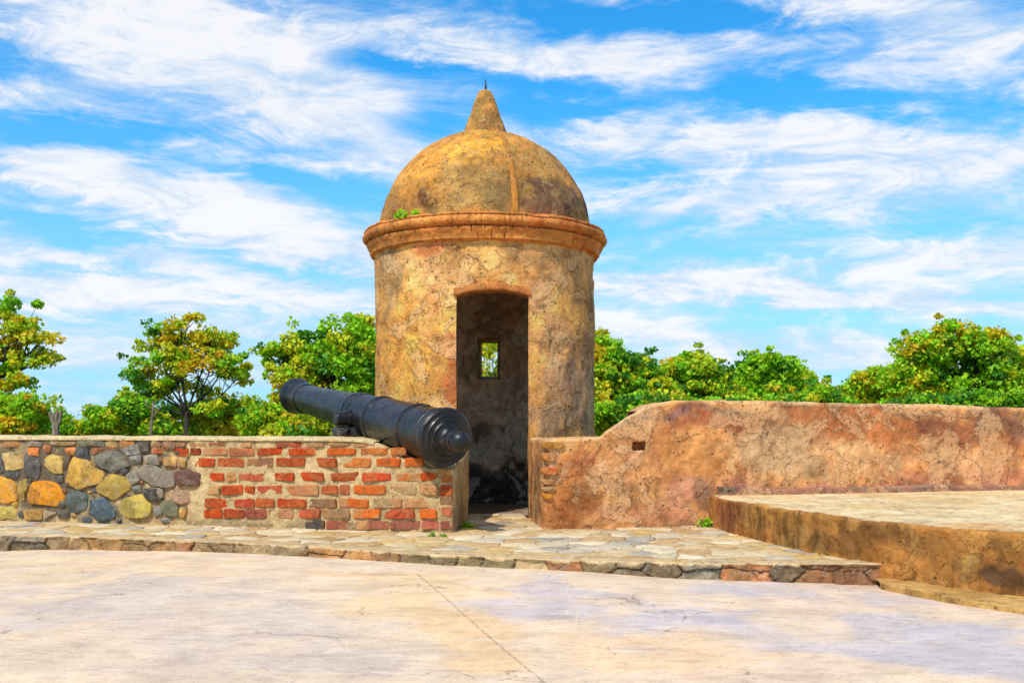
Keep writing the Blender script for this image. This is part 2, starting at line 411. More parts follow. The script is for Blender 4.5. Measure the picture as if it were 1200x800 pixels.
def boulder(dims, seed, cols=None, sub=5, p=4.):      # rounded rough block, unit cube -> dims
    bm = bmesh.new(); bmesh.ops.create_cube(bm, size=2.); bmesh.ops.subdivide_edges(bm, edges=bm.edges[:], cuts=sub, use_grid_fill=True)
    v = np.array([w.co[:] for w in bm.verts]); f = [[w.index for w in fc.verts] for fc in bm.faces]; bm.free()
    L = (np.abs(v) ** p).sum(1) ** (1 / p); v = v / L[:, None] * 1.0
    nrm = v / np.linalg.norm(v, axis=1, keepdims=True)
    v = v * (np.array(dims) / 2)
    o = rng.uniform(0, 90, 3)
    v = v + nrm * ((fbm(v + o, 7, 4, seed) - .5) * .5 * min(dims))[:, None] * .6
    return v, f
kpal_px = [(-200, (140, 124, 98)), (30, (126, 116, 98)), (60, (160, 146, 122)), (88, (166, 134, 92)), (140, (190, 144, 86)), (170, (172, 132, 84)), (228, (178, 114, 72)), (260, (160, 132, 94)), (300, (168, 142, 104)), (345, (164, 140, 104)), (380, (206, 146, 82)), (450, (184, 136, 84)), (470, (128, 114, 80)), (560, (136, 122, 86)), (600, (184, 160, 116)), (680, (178, 122, 80)), (700, (166, 144, 104)), (740, (112, 102, 84)), (790, (152, 142, 118)), (850, (172, 158, 128)), (880, (206, 134, 84)), (910, (112, 90, 70)), (940, (136, 92, 60)), (960, (178, 124, 84)), (1041, (158, 110, 74))]
ef, et = resample(edge_s, 1500)
nrm2 = np.gradient(ef, axis=0); nrm2 /= np.linalg.norm(nrm2, axis=1, keepdims=True); nrm2 = np.c_[nrm2[:, 1], -nrm2[:, 0]]
zb = np.array([gz(p[0], p[1]) for p in ef]) - .03
kf = ef + nrm2 * .03; kback = ef - nrm2 * .14
V, Fc, nr = sweep(kf, kback, np.full(len(ef), ZS + .004), zb, nz=22, nt=8, rad=.012)
S = np.repeat(et, nr); sk = []
u = -.1
while u < et[-1] + .2:                                 # courses of odd stones: mostly one high, here and there two
    w = rng.uniform(.10, .34)
    if rng.random() < .35: sk += [[u + w * .5 + rng.normal(0, .02), .085], [u + w * .45, .025]]
    else: sk += [[u + w * .5, rng.uniform(.04, .07)]]
    u += w
sk.append([et[-1] - .06, .05]); sk = np.array(sk)
w2 = np.c_[S, V[:, 2] * 2.2] + np.c_[fbm(V, 9, 4, 7) - .5, fbm(V, 9, 4, 8) - .5] * .12
D = np.hypot(w2[:, None, 0] - sk[None, :, 0], w2[:, None, 1] - sk[None, :, 1] * 2.2); o_ = np.argsort(D, 1)[:, :2]
d1 = np.take_along_axis(D, o_[:, :1], 1)[:, 0]; d2 = np.take_along_axis(D, o_[:, 1:2], 1)[:, 0]; e_ = d2 - d1
face = (V[:, 2] < ZS - .006) & np.tile(np.arange(nr) < 24, len(ef))
off = rng.uniform(-.016, .010, len(sk)); jt = sstep(e_, .0, .02)
n3 = np.repeat(np.c_[nrm2, np.zeros(len(ef))], nr, 0)
V = V + n3 * ((off[o_[:, 0]] - (1 - jt) * .014 + (fbm(V, 14, 4, 3) - .5) * .045) * sstep(ZS - V[:, 2], .0, .012) * np.tile(np.arange(nr) < 26, len(ef)))[:, None]
V[:, 2] += (fbm(V, 8, 4, 12) - .5) * .012
sx = trace(np.c_[np.interp(sk[:, 0], et, ef[:, 0]), np.interp(sk[:, 0], et, ef[:, 1]), np.full(len(sk), .05)])[:, 0]
kc = 1.2 * np.array([A(*min(kpal_px, key=lambda e: abs(e[0] - x + rng.normal(0, 14)))[1]) * rng.uniform(.75, 1.1) for x in sx])
cc = kc[o_[:, 0]] * (.35 + 1.3 * fbm(V, 9, 4, 2))[:, None]; mx_ = sstep(fbm(V, 6, 4, 31), .45, .6)[:, None]; cc = cc * (1 - mx_ * .6) + A(150, 122, 84) * mx_ * .6
jt = .35 + .65 * jt; cc = cc * jt[:, None] + A(92, 68, 46) * (1 - jt[:, None])
lip = (sstep(ZS - V[:, 2] + (fbm(V, 10, 4, 15) - .5) * .04, .012, .002))[:, None]
cc = cc * (1 - lip) + A(226, 192, 140) * lip * (.8 + .4 * fbm(V, 9, 3, 5))[:, None]
mesh('kerb', V, Fc, M_stone, pave, cc)

# ================================================================== LEFT PARAPET (field stone, then brick)
lw = empty('stone_and_brick_wall', (-3.2, 8.6, ZS))
tag(lw, 'low parapet wall left of the doorway, field stone turning into red brick, carrying the cannon', 'wall')
dL = np.array([1, LWs]); dL /= np.linalg.norm(dL); nL = np.array([dL[1], -dL[0]])        # outward = towards the plaza
def lw_top(X): return np.interp(X, [-8, -4, -1.5, -1.2, -1.02, -.85, -.62, -.44], [.80, .80, .80, .795, .765, .665, .59, .585])
Xs = np.r_[np.linspace(-14, -4.6, 50)[:-1], np.linspace(-4.6, -.50, 420)]
front = np.c_[Xs, ly(Xs)]
corner = np.array([[-.462, ly(-.462)], [-.443, ly(-.443) + .012], [-.438, ly(-.44) + .04]])
endf, _ = resample([[-.436, ly(-.44) + .06], [-.405, 8.34], [-.385, 8.95]], 60)
front = np.concatenate([front, corner, endf])
th = .78
back = np.c_[Xs, ly(Xs) + th]
back = np.concatenate([back, np.tile(np.array([[-.46, 8.75]]), (3 + 60, 1))])
back[-60:] = np.c_[np.linspace(-.46, -.62, 60), np.linspace(8.5, 9.0, 60)]
h = lw_top(front[:, 0])
yy_end = front[-60:, 1]; h[-60:] = np.interp(yy_end, [7.6, 8.1, 8.5, 8.9], [.585, .62, .66, .70])
V, Fc, nr = sweep(front, back, h, -.05, nz=80, nt=16, rad=.02, zb_back=-1.8)
V = rough_up(V, Fc, [(2.2, .015), (9, .010), (30, .004)], 21)
T = trace(V)
lcol = paint(V, (220, 188, 134), [(60, 560, 160, 60, (104, 92, 78), .9), (150, 540, 60, 50, (104, 94, 80), .8), (200, 575, 28, 36, (190, 150, 116), .8),
    (380, 617, 200, 9, (150, 132, 98), .7), (330, 560, 140, 50, (224, 194, 140), .8), (500, 590, 60, 40, (196, 164, 112), .6), (538, 590, 10, 60, (190, 160, 100), .8), (535, 610, 12, 20, (130, 110, 80), .5)], warp=10, nscale=4, seed=5)
mesh('mortar_core', V, Fc, M_mortar, lw, lcol)
# coping: thin lime cap seen as the bright line along the top
Xc = np.linspace(-14, -1.06, 520); fc_ = np.c_[Xc, ly(Xc)] + nL * .018; bc_ = np.c_[Xc, ly(Xc) + th + .01]
V, Fc, nr = sweep(fc_, bc_, lw_top(Xc) + .016 + (fbm(np.c_[Xc, Xc * 0, Xc * 0], 3, 4, 3) - .5) * .014, lw_top(Xc) - .010, nz=5, nt=12, rad=.010)
V = rough_up(V, Fc, [(4, .008), (18, .008)], 33)
mesh('coping', V, Fc, M_mortar, lw, paint(V, (240, 214, 160), [(420, 516, 60, 4, (214, 178, 112), .6)], mott=.12))
def on_left(x, y):                                   # traced point -> (s along wall, z)
    dx = (x - CX) / F; Y = (LW0[1] - LWs * LW0[0]) / (1 - LWs * dx); X = dx * Y
    return np.array([(X - LW0[0]) / dL[0], EYE + (YH - y) * Y / F])
def wallpt(s, z, d): q = LW0[None] + dL[None] * s[:, None] + nL[None] * d[:, None]; return np.c_[q, z]
def pillow(mb, poly, depth, col, seed, flat=.5, jit=.012, back=-.03, tone=None, smooth=1, grow=1., facet=False):
    poly = np.array(poly, float)
    if area(poly) < 0: poly = poly[::-1]
    pts = []
    step = max(.012, np.sqrt(abs(area(poly))) / 9)
    for a, b_ in zip(poly, np.roll(poly, -1, 0)):
        n = max(2, int(np.linalg.norm(b_ - a) / step))
        for k in range(n): pts.append(a + (b_ - a) * k / n)
    pts = np.array(pts); n = len(pts)
    for _ in range(smooth): pts = .25 * np.roll(pts, 1, 0) + .5 * pts + .25 * np.roll(pts, -1, 0)
    q = np.c_[pts, np.full(n, seed * 1.7)]
    pts = pts + np.c_[fbm(q, 16, 3, 1) - .5, fbm(q, 16, 3, 2) - .5] * 2 * jit
    cen = pts.mean(0); pts = cen + (pts - cen) * grow; rows = []
    tilt = rng.normal(0, .10, 2)
    rad_ = math.sqrt(abs(area(poly)) / math.pi); kf_ = 5; fa = rng.uniform(0, 6.283) + np.arange(kf_) * 6.283 / kf_ + rng.normal(0, .4, kf_); fs = rng.uniform(.35, 1.1, kf_); fb = rng.uniform(.85, 1.15, kf_)
    for f, dd in ((1.0, back), (.99, .35), (.965, .78), (.92, .97), (.84, 1.), (.75, 1.), (.65, 1.), (.55, 1.02), (.45, 1.02), (.35, 1.02), (.25, 1.02), (.15, 1.02)):
        P = cen + (pts - cen) * f
        d = np.full(n, back if dd == back else dd * depth)
        if dd != back: d = d + ((P - cen) @ tilt) * .8 + (np.abs(fbm(np.c_[P, np.full(n, seed * 2.)], 9, 2, 19) - .5) - .12) * depth * flat * 2.5 + (fbm(np.c_[P, np.full(n, seed)], 14, 4, 9) - .5) * depth * flat * 2.2
        if facet:
            q_ = (P - cen) / rad_; pl = fb[None] - (q_[:, :1] * np.cos(fa)[None] + q_[:, 1:] * np.sin(fa)[None]) * fs[None] * .8
            d = np.minimum(d, depth * (np.min(pl, 1) + .12)) + (fbm(np.c_[P, np.full(n, seed)], 30, 3, 5) - .5) * depth * .18
            d = np.maximum(d, -.004)
        rows.append(wallpt(P[:, 0], P[:, 1], d))
    rows.append(wallpt(cen[None, 0], cen[None, 1], np.array([depth * 1.05])))
    V = np.concatenate(rows); nr = len(rows) - 1
    FF = [[k * n + i, k * n + (i + 1) % n, (k + 1) * n + (i + 1) % n, (k + 1) * n + i] for k in range(nr - 1) for i in range(n)] + [[(nr - 1) * n + i, (nr - 1) * n + (i + 1) % n, nr * n] for i in range(n)]
    c = A(*col) * (.72 + .56 * fbm(V + seed, 9, 4, 4))[:, None]
    if tone is not None:
        m = sstep(fbm(V + seed * 3, 6, 3, 8), .48, .6)[:, None]; c = c * (1 - m) + A(*tone) * m
    mb.add(V, FF, c)
st = MB()
def zp(pts): return [on_left(x * .275, 490 + y * .275) for x, y in pts]
traced = [
 ([(15,145),(100,142),(105,215),(25,220)], (212,184,122)), ([(112,150),(160,165),(178,200),(165,250),(108,245)], (98,98,98)),
 ([(178,190),(225,150),(275,165),(270,235),(240,238)], (206,178,102)), ([(310,165),(370,170),(400,215),(445,230),(425,275),(350,300),(280,280),(300,220)], (204,164,78)),
 ([(410,160),(460,140),(500,135),(555,200),(480,235),(420,200)], (124,124,114)), ([(-40,240),(50,255),(75,275),(75,355),(-40,362)], (228,164,62)),
 ([(82,265),(125,262),(112,350),(82,352)], (196,164,82)), ([(150,270),(235,270),(278,310),(275,375),(130,360),(128,320)], (232,154,44)),
 ([(405,300),(470,240),(540,250),(565,300),(490,345),(440,325)], (210,178,80)), ([(290,320),(340,305),(380,330),(370,390),(320,400),(285,370)], (98,108,108)),
 ([(382,345),(440,335),(490,380),(485,425),(430,435),(375,400)], (82,102,118)), ([(520,350),(600,320),(650,370),(640,415),(560,425),(500,400)], (204,182,92)),
 ([(585,215),(640,195),(735,230),(745,285),(660,290),(600,250)], (172,160,144)), ([(752,225),(800,215),(855,240),(850,285),(760,285)], (128,88,76)),
 ([(610,300),(680,300),(690,345),(630,350)], (76,76,70)), ([(700,345),(755,355),(768,415),(705,412),(690,380)], (128,130,104)),
 ([(10,380),(70,378),(75,425),(10,430)], (190,172,92)), ([(105,390),(180,385),(186,430),(110,435)], (214,164,84)), ([(190,390),(242,402),(194,432)], (190,170,130)),
 ([(655,380),(688,370),(693,405),(660,425)], (160,160,154)), ([(680,428),(730,420),(725,440),(685,440)], (150,155,150)), ([(770,375),(800,380),(790,420),(765,420)], (206,164,92)),
 ([(-10,98),(108,102),(106,122),(-10,120)], (216,150,84)), ([(115,97),(180,100),(176,120),(115,118)], (140,130,116)), ([(185,98),(325,100),(322,116),(188,114)], (180,150,104)), ([(330,96),(445,98),(440,120),(336,118)], (132,130,108)),
 ([(450,96),(502,98),(500,122),(450,120)], (204,164,104)), ([(508,96),(575,98),(572,118),(515,126)], (220,150,80)), ([(585,100),(640,98),(636,140),(600,142)], (92,84,76)), ([(645,96),(692,98),(688,122),(648,124)], (200,160,110)), ([(695,98),(750,98),(748,132),(700,136)], (150,110,76)),
 ([(120,125),(170,126),(168,160),(130,158)], (216,132,72)), ([(190,116),(220,116),(222,146),(192,144)], (206,124,72)), ([(280,125),(325,125),(318,155),(285,156)], (222,146,84)), ([(330,125),(380,125),(382,182),(326,168)], (84,92,98)),
 ([(385,126),(440,126),(430,150),(388,150)], (196,120,72)), ([(446,126),(505,126),(500,132),(448,136)], (190,120,74)), ([(518,132),(585,108),(602,150),(548,160)], (158,158,156)), ([(552,162),(605,152),(602,190),(566,194)], (140,140,136)),
 ([(612,160),(670,150),(682,200),(620,188)], (176,164,152)), ([(700,165),(760,165),(756,206),(700,202)], (206,164,96)), ([(764,165),(796,170),(792,208),(762,206)], (190,150,92)),
 ([(705,305),(800,310),(812,350),(772,368),(722,332)], (216,172,140)), ([(540,240),(580,215),(600,262),(566,285)], (150,146,132)), ([(648,128),(690,126),(692,148),(652,150)], (206,118,72)),
 ([(560,290),(600,285),(606,315),(572,318)], (120,120,112)), ([(0,152),(12,150),(20,225),(0,232)], (100,104,108)), ([(230,245),(275,242),(270,272),(225,266)], (86,88,86)), ([(110,255),(165,255),(145,275),(130,280)], (96,90,80)),
 ([(655,292),(700,300),(700,335),(690,340)], (150,142,124)), ([(275,160),(305,162),(296,212),(278,228)], (110,100,86)), ([(245,395),(290,385),(300,420),(250,430)], (108,104,92)), ([(20,225),(100,222),(70,258),(30,250)], (88,90,88))]
cents = []
for k, (p, c) in enumerate(traced):
    q = zp(p); big = abs(area(q)) > .012
    pillow(st, q, .038 if big else .028, c, k, .45, .016 if big else .010, tone=tuple(int(v * .72 + 18) for v in c), grow=1.06, facet=True)
    qq = np.array(q); cents.append((qq.mean(0), np.sqrt(abs(area(q))) * .55))
# small packing stones between the large ones, and the run of wall outside the frame
for _ in range(900):
    if rng.random() < .45: x, y = rng.uniform(-20, 222), rng.uniform(517, 610)
    else: x, y = rng.uniform(-900, -20), rng.uniform(517, 606)
    c0 = on_left(x, y)
    if not .1 < c0[1] < .79: continue
    r = rng.uniform(.018, .04) if x > -15 else rng.uniform(.03, .12)
    if x > 170 and r > .03: continue
    if any(np.hypot(*(c0 - q)) < r * 1.0 + w for q, w in cents): continue
    n = rng.integers(5, 8); ph = rng.uniform(0, 6.28); aa = ph + np.linspace(0, 6.283, n, endpoint=False) + rng.normal(0, .15, n)
    poly = [c0 + r * rng.uniform(.8, 1.15) * np.array([math.cos(a) * 1.2, math.sin(a) * .9]) for a in aa]
    base = [(92, 92, 92), (112, 106, 96), (130, 120, 100), (84, 92, 98), (170, 140, 92), (150, 110, 80), (200, 160, 80)][rng.integers(7)]
    pillow(st, poly, r * .75, base, rng.integers(999), .5, .010, facet=True); cents.append((c0, r * .9))
st.C = [np.clip(c * np.array([1.22, 1.14, 1.02]), 0, .8) for c in st.C]
st.build('stone_facing', M_stone, lw)
bk = MB()
RD, OR, BR, TN, TO, DG = (210, 78, 26), (224, 108, 38), (196, 98, 50), (210, 148, 84), (222, 126, 58), (92, 86, 82)
rows = [
 (82, 111, [(15,74,RD),(76,118,(140,56,28)),(128,222,RD),(230,330,(206,116,74)),(342,442,RD),(465,578,(214,84,28)),(612,725,OR),(742,850,TO),(860,918,TO)]),
 (121, 155, [(70,175,RD),(185,288,BR),(300,402,(180,120,84)),(412,528,(212,86,32)),(540,650,(214,90,32)),(668,785,TO),(800,898,OR),(915,985,OR)]),
 (179, 211, [(120,212,RD),(220,262,TN),(265,370,(198,98,66)),(380,485,(196,72,28)),(498,600,RD),(630,738,(206,78,30)),(750,862,(222,84,44)),(880,975,OR),(980,1040,RD)]),
 (229, 264, [(90,195,(214,164,104)),(200,288,RD),(291,330,RD),(338,440,(206,98,66)),(448,580,(212,134,86)),(585,655,BR),(660,698,(196,110,70)),(716,840,OR),(855,960,(190,158,112)),(970,1046,(204,112,66))]),
 (280, 315, [(138,242,RD),(252,330,(208,74,44)),(333,408,BR),(416,532,(202,74,28)),(535,648,(172,128,92)),(658,775,OR),(790,905,(196,166,120)),(915,1028,OR)]),
 (320, 356, [(130,205,RD),(208,290,(186,80,42)),(292,375,(184,92,70)),(380,480,(196,136,96)),(495,585,(210,96,58)),(592,702,(186,142,96)),(712,822,OR),(832,955,(212,92,58)),(973,1040,OR)]),
 (366, 401, [(528,604,DG),(610,715,(190,96,72)),(728,850,(178,104,82)),(858,975,(176,108,86)),(982,1050,(184,100,76)),(1056,1104,(176,92,72))]),
 (61, 77, [(-10,60,(190,130,90)),(75,140,(200,150,100)),(150,225,(176,116,78)),(240,320,(204,150,96)),(410,512,(196,96,64)),(530,600,(190,140,100)),(620,700,(206,150,96)),(715,800,(200,130,84))]),
 (190, 216, [(1058,1100,OR)]), (226, 268, [(1052,1100,RD)]), (310, 346, [(1060,1100,(206,112,84))]), (270, 300, [(1050,1100,(180,130,96))]), (165, 186, [(1045,1095,TN)])]
for k, (y0, y1, bs) in enumerate(rows):
    for j, (x0, x1, c) in enumerate(bs):
        w = rng.normal(0, 1.6, 8); e = 3
        pts = [(x0+w[0],y0+e),(x0+e+w[1],y0+w[2]),(x1-e,y0+w[3]*1.1),(x1+w[4],y0+e),(x1+w[5],y1-e),(x1-e,y1+w[6]),(x0+e,y1+w[7]),(x0+w[0],y1-e)]
        pillow(bk, [on_left(200 + x * .3, 500 + y * .3) for x, y in pts], .010 + rng.uniform(-.005, .004), c, k * 20 + j, .5, .006, tone=tuple(int(v * .82 + 14) for v in c) if rng.random() < .85 else (206, 150, 100))
bk.build('brick_facing', M_brick, lw)

# ================================================================== RIGHT PARAPET (ochre plaster)
rw = empty('plastered_wall', (2.5, 8.6, ZS))
tag(rw, 'ochre plastered parapet right of the doorway, rising in a slope to its full height', 'wall')
prof = [(620, 517), (639, 514.5), (703, 512), (709, 505.6), (731, 490), (762.5, 473.5), (790.6, 468.7), (850, 469), (960, 472), (1200, 477.5)]
def on_right(x, y):
    dx = (x - CX) / F; Y = (RW0[1] - RWs * RW0[0]) / (1 - RWs * dx); return dx * Y, EYE + (YH - y) * Y / F
pr = np.array([on_right(x, y) for x, y in prof])
# plan of the plastered front: end face, rounded corner, long face
e0 = resample([[.15, 8.95], [.165, 8.64], [.247, 7.92]], 70)[0]
cr = np.array([[.25, 7.885], [.258, 7.858], [.275, 7.84]])
hx0, hz0 = on_right(741, 527.5); hx1, hz1 = on_right(756.5, 518)
Xr = np.unique(np.r_[np.linspace(.30, 4.9, 470), np.linspace(4.9, 14, 50), hx0 - .002, hx0 + .002, hx1 - .002, hx1 + .002])
front = np.concatenate([e0, cr, np.c_[Xr, ry(Xr)]])
back = np.concatenate([np.c_[np.linspace(.5, .42, 70), np.full(70, 8.72)], np.tile([[.42, 8.70]], (3, 1)), np.c_[Xr + .12 * (Xr < 1), ry(Xr) + .80]])
h = np.interp(front[:, 0], pr[:, 0], pr[:, 1]); h[:70] = np.linspace(.80, h[73], 70)
V, Fc, nr = sweep(front, back, h, -.05, nz=110, nt=22, rad=.028, zb_back=-1.8)
V = rough_up(V, Fc, [(1.6, .018), (6, .010), (22, .005)], 51)
# weep hole: a rectangular socket through the plaster
zz = V[:, 2].reshape(-1, nr); ix = np.arange(len(front)); Xf = front[:, 0]
inx = (Xf > hx0 - .0005) & (Xf < hx1 + .0005) & (ix > 72)
V3 = V.reshape(-1, nr, 3)
for i in np.where(inx)[0]:
    for j in range(110):
        if hz0 < V3[i, j, 2] < hz1: V3[i, j, 1] += .16
V = V3.reshape(-1, 3)
wcol = paint(V, (230, 160, 94), [
    (1000, 500, 260, 22, (186, 104, 60), .75), (840, 490, 60, 16, (176, 100, 66), .8), (1150, 505, 70, 22, (160, 92, 64), .6), (740, 492, 50, 12, (164, 132, 102), .8), (790, 488, 14, 8, (128, 92, 92), .8),
    (910, 520, 60, 26, (206, 168, 122), .85), (950, 545, 80, 18, (196, 160, 116), .6), (1060, 540, 90, 22, (220, 142, 84), .7), (1130, 560, 110, 12, (206, 128, 92), .8), (960, 572, 140, 9, (206, 132, 104), .8),
    (810, 560, 46, 50, (226, 152, 86), .9), (800, 580, 34, 26, (220, 150, 116), .75), (730, 550, 40, 26, (218, 150, 96), .75), (735, 600, 60, 14, (212, 142, 100), .7),
    (668, 575, 26, 36, (186, 108, 52), .8), (680, 545, 20, 24, (168, 96, 56), .7), (660, 605, 26, 14, (178, 104, 54), .7), (720, 520, 30, 14, (206, 138, 84), .6),
    (628, 560, 8, 60, (150, 104, 66), .8), (624, 600, 8, 14, (120, 88, 58), .8), (835, 590, 16, 26, (140, 100, 76), .8), (780, 612, 60, 5, (150, 112, 82), .6), (690, 618, 60, 4, (150, 104, 70), .6),
    (748, 523, 9, 6, (200, 120, 50), .9), (1000, 480, 300, 6, (132, 96, 72), .65), (1170, 500, 46, 20, (140, 104, 82), .7), (1090, 498, 24, 12, (136, 92, 70), .6), (850, 478, 40, 7, (124, 92, 76), .7), (1010, 530, 60, 22, (228, 178, 124), .7), (700, 560, 24, 22, (232, 176, 122), .6), (1120, 535, 50, 14, (230, 170, 118), .6), (1180, 530, 40, 20, (196, 112, 64), .6), (880, 560, 26, 12, (176, 104, 66), .6), (770, 530, 12, 40, (190, 118, 72), .5)], warp=12, nscale=2.6, seed=41, mott=.42)
# rim light painted into the colour along the weathered arris, broken by noise
top = sstep(V[:, 2] - np.repeat(h, nr), -.035, -.012) * (np.tile(np.arange(nr), len(front)) < 130)
mm = (top * sstep(fbm(V, 6, 4, 71), .34, .5) * .75)[:, None]; wcol = wcol * (1 - mm) + A(232, 188, 130) * mm
wcol = np.clip(wcol * np.array([1.12, 1.15, 1.18]), .01, .9)
mesh('plaster_skin', V, Fc, M_wall, rw, wcol)
# brick quoins laid bare at the corner
qb = MB()
def rpt(s, z, d): 
    q = RW0[None] + np.array([1, RWs])[None] / math.hypot(1, RWs) * s[:, None] + np.array([RWs, -1])[None] / math.hypot(1, RWs) * d[:, None]; return np.c_[q, z]
_w = wallpt; wallpt = rpt
for k, (x0, x1, y0, y1, c) in enumerate([(114,196,246,272,(222,160,70)),(116,164,290,320,(226,140,70)),(112,168,345,372,(222,96,42)),(112,166,388,408,(214,160,96)),(114,168,415,434,(220,178,120)),(116,150,440,462,(222,146,50))]):
    P = [(x0,y0+5),(x0+8,y0),(x1-8,y0+2),(x1,y0+8),(x1-2,y1-6),(x1-10,y1),(x0+6,y1-1),(x0+1,y1-6)]
    pts = []
    for x, y in P:
        X, z = on_right(600 + x * .3125, 440 + y * .3125); pts.append(np.array([(X - RW0[0]) * math.hypot(1, RWs), z]))
    pillow(qb, pts, .022, c, 300 + k, .5, .006, back=-.05, tone=(214, 150, 90))
wallpt = _w
qb.build('bare_bricks', M_brick, rw)
# skirting along the wall foot, standing on the platform
ZP = .346
Xk = np.linspace(1.66, 14, 340); f_ = np.c_[Xk, ry(Xk) - .075]; b_ = np.c_[Xk, ry(Xk) + .1]
V, Fc, nr = sweep(f_, b_, ZP + .05 + .02 * (Xk < 1.98) + (fbm(np.c_[f_, f_[:, 0] * 0], 5, 3, 1) - .5) * .03, ZP - .03, nz=8, nt=6, rad=.014)
V = rough_up(V, Fc, [(5, .012), (20, .006)], 77)
mesh('skirting', V, Fc, M_wall, rw, paint(V, (184, 128, 104), [(1100, 568, 120, 4, (150, 128, 108), .7), (848, 572, 22, 8, (84, 78, 74), .95)], seed=9))

# ================================================================== RAISED PLATFORM and its low kerb
plat = empty('raised_platform', (3.2, 7, 0))
tag(plat, 'raised concrete platform with stained brown riser in front of the ochre wall', 'platform')
pf = chaikin([(1.60, 8.30), (1.62, 7.75), (1.72, 7.15), (2.02, 6.13), (2.33, 5.67), (2.69, 5.29), (3.6, 4.55), (5.2, 3.9), (14, 3.4)], 2)
N = 520; tP = np.r_[np.linspace(0, 5.2, 430), np.linspace(5.2, 15.5, 90)[1:]]
pf, tP = resample(pf, N, tP)
pb = np.c_[np.maximum(pf[:, 0], 1.66 + np.linspace(0, 12.2, len(pf))), 0 * pf[:, 0]]; pb[:, 1] = ry(pb[:, 0]) + .05
pb[:, 1] = np.maximum(pb[:, 1], pf[:, 1] + .02)
V, Fc, nr = sweep(pf, pb, np.full(len(pf), ZP), -.08, nz=46, nt=90, rad=.022)
isfront = np.tile(np.arange(nr) < 49, len(pf))
V = rough_up(V, Fc, [(2.2, .02), (8, .012), (28, .006)], 61, np.where(isfront, 1., .22))
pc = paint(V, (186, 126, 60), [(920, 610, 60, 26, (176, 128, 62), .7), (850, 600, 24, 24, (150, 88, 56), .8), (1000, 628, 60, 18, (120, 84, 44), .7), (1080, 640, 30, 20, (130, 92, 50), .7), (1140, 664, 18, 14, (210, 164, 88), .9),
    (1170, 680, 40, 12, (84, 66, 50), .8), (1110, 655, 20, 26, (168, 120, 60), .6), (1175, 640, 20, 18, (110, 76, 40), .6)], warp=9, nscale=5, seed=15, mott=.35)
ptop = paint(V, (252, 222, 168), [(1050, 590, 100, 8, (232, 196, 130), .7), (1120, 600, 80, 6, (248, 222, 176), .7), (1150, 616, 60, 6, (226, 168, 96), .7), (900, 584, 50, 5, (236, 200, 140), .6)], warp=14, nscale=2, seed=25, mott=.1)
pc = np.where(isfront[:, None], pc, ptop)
# chipped light arris
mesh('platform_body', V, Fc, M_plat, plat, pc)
gf = chaikin([(2.10, 5.75), (2.13, 5.66), (2.49, 4.89), (3.3, 4.15), (5.2, 3.55), (14, 3.05)], 2); gf, _ = resample(gf, 300)
gb = chaikin([(2.14, 5.95), (2.31, 5.75), (2.69, 5.36), (3.6, 4.6), (5.2, 3.97), (14, 3.47)], 2); gb, _ = resample(gb, 300)
V, Fc, nr = sweep(gf, gb, np.full(300, .02), -.06, nz=6, nt=14, rad=.012)
V = rough_up(V, Fc, [(3, .012), (14, .008)], 81)
g_ = mesh('kerb_strip', V, Fc, M_plat, None, paint(V, (222, 176, 104), [(1120, 690, 50, 10, (196, 146, 72), .6)], seed=35)); tag(g_, kind='structure')

# ================================================================== SENTRY TOWER
TX, TD, TR, TI = -.266, 9.98, 1.08, .74
tower = empty('sentry_tower', (TX, TD, ZS))
tag(tower, 'round domed sentry box of weathered orange plaster with a dark arched doorway', 'tower')
ZC = 2.60                                            # top of the drum under the cornice
zsp, zar = EYE + (YH - 346) * 8.93 / F, EYE + (YH - 339) * 8.92 / F
dc = (577 - CX) * 8.93 / F - TX; dh = .322           # door centre offset and half width
wz0, wz1 = EYE + (YH - 439) * 10.7 / F, EYE + (YH - 399) * 10.7 / F
wx = (573 - CX) * 10.7 / F - TX
def mk_theta(r, door_h, win_h):
    # angle 0 faces the camera (-Y), grows to +X
    t0, t1 = math.asin((dc - door_h) / r), math.asin((dc + door_h) / r)
    w0, w1 = math.pi - math.asin((wx + win_h) / r), math.pi - math.asin((wx - win_h) / r)
    return np.r_[np.linspace(t0, t1, 49), np.linspace(t1, w0, 131)[1:], np.linspace(w0, w1, 13)[1:], np.linspace(w1, 2 * math.pi + t0, 131)[1:-1]], 49, 49 + 130, 49 + 130 + 12
def mk_rows(zb, za, zwb, zwt):
    return np.r_[np.linspace(zb, zwb, 60), np.linspace(zwb, zwt, 18)[1:], np.linspace(zwt, za, 14)[1:]]
def drum(r, door_h, win_h, zb, zwb, zwt, arch_add):
    th, iD, iW0, iW1 = mk_theta(r, door_h, win_h)
    n = len(th); low = mk_rows(zb, zsp + arch_add, zwb, zwt); nlow = len(low); up = 26
    V = np.zeros((n, nlow + up, 3))
    for i, a in enumerate(th):
        zs_ = zsp + arch_add
        if i < iD:
            s = (i / (iD - 1)) * 2 - 1; zs_ = zs_ + (zar - zsp) * (1 - s * s)
        zz = np.r_[low[:-1], zs_, zs_ + (ZC + .02 - zs_) * np.linspace(0, 1, up + 1)[1:]]
        V[i] = np.c_[np.full(nlow + up, TX + r * math.sin(a)), np.full(nlow + up, TD - r * math.cos(a)), zz]
    keep = np.ones((n, nlow + up - 1), bool)
    keep[:iD - 1, :nlow - 1] = False
    keep[iW0 - 1:iW1 - 1, 59:59 + 17] = False
    return V, keep, n, nlow, iD, iW0, iW1
Vo, ko, n, nlow, iD, iW0, iW1 = drum(TR, dh, .085, -1.8, wz0, wz1, 0.)
Vi, ki, *_ = drum(TI, dh + .012, .125, ZS - .02, wz0 - .05, wz1 + .03, .01)
nv = Vo.shape[1]
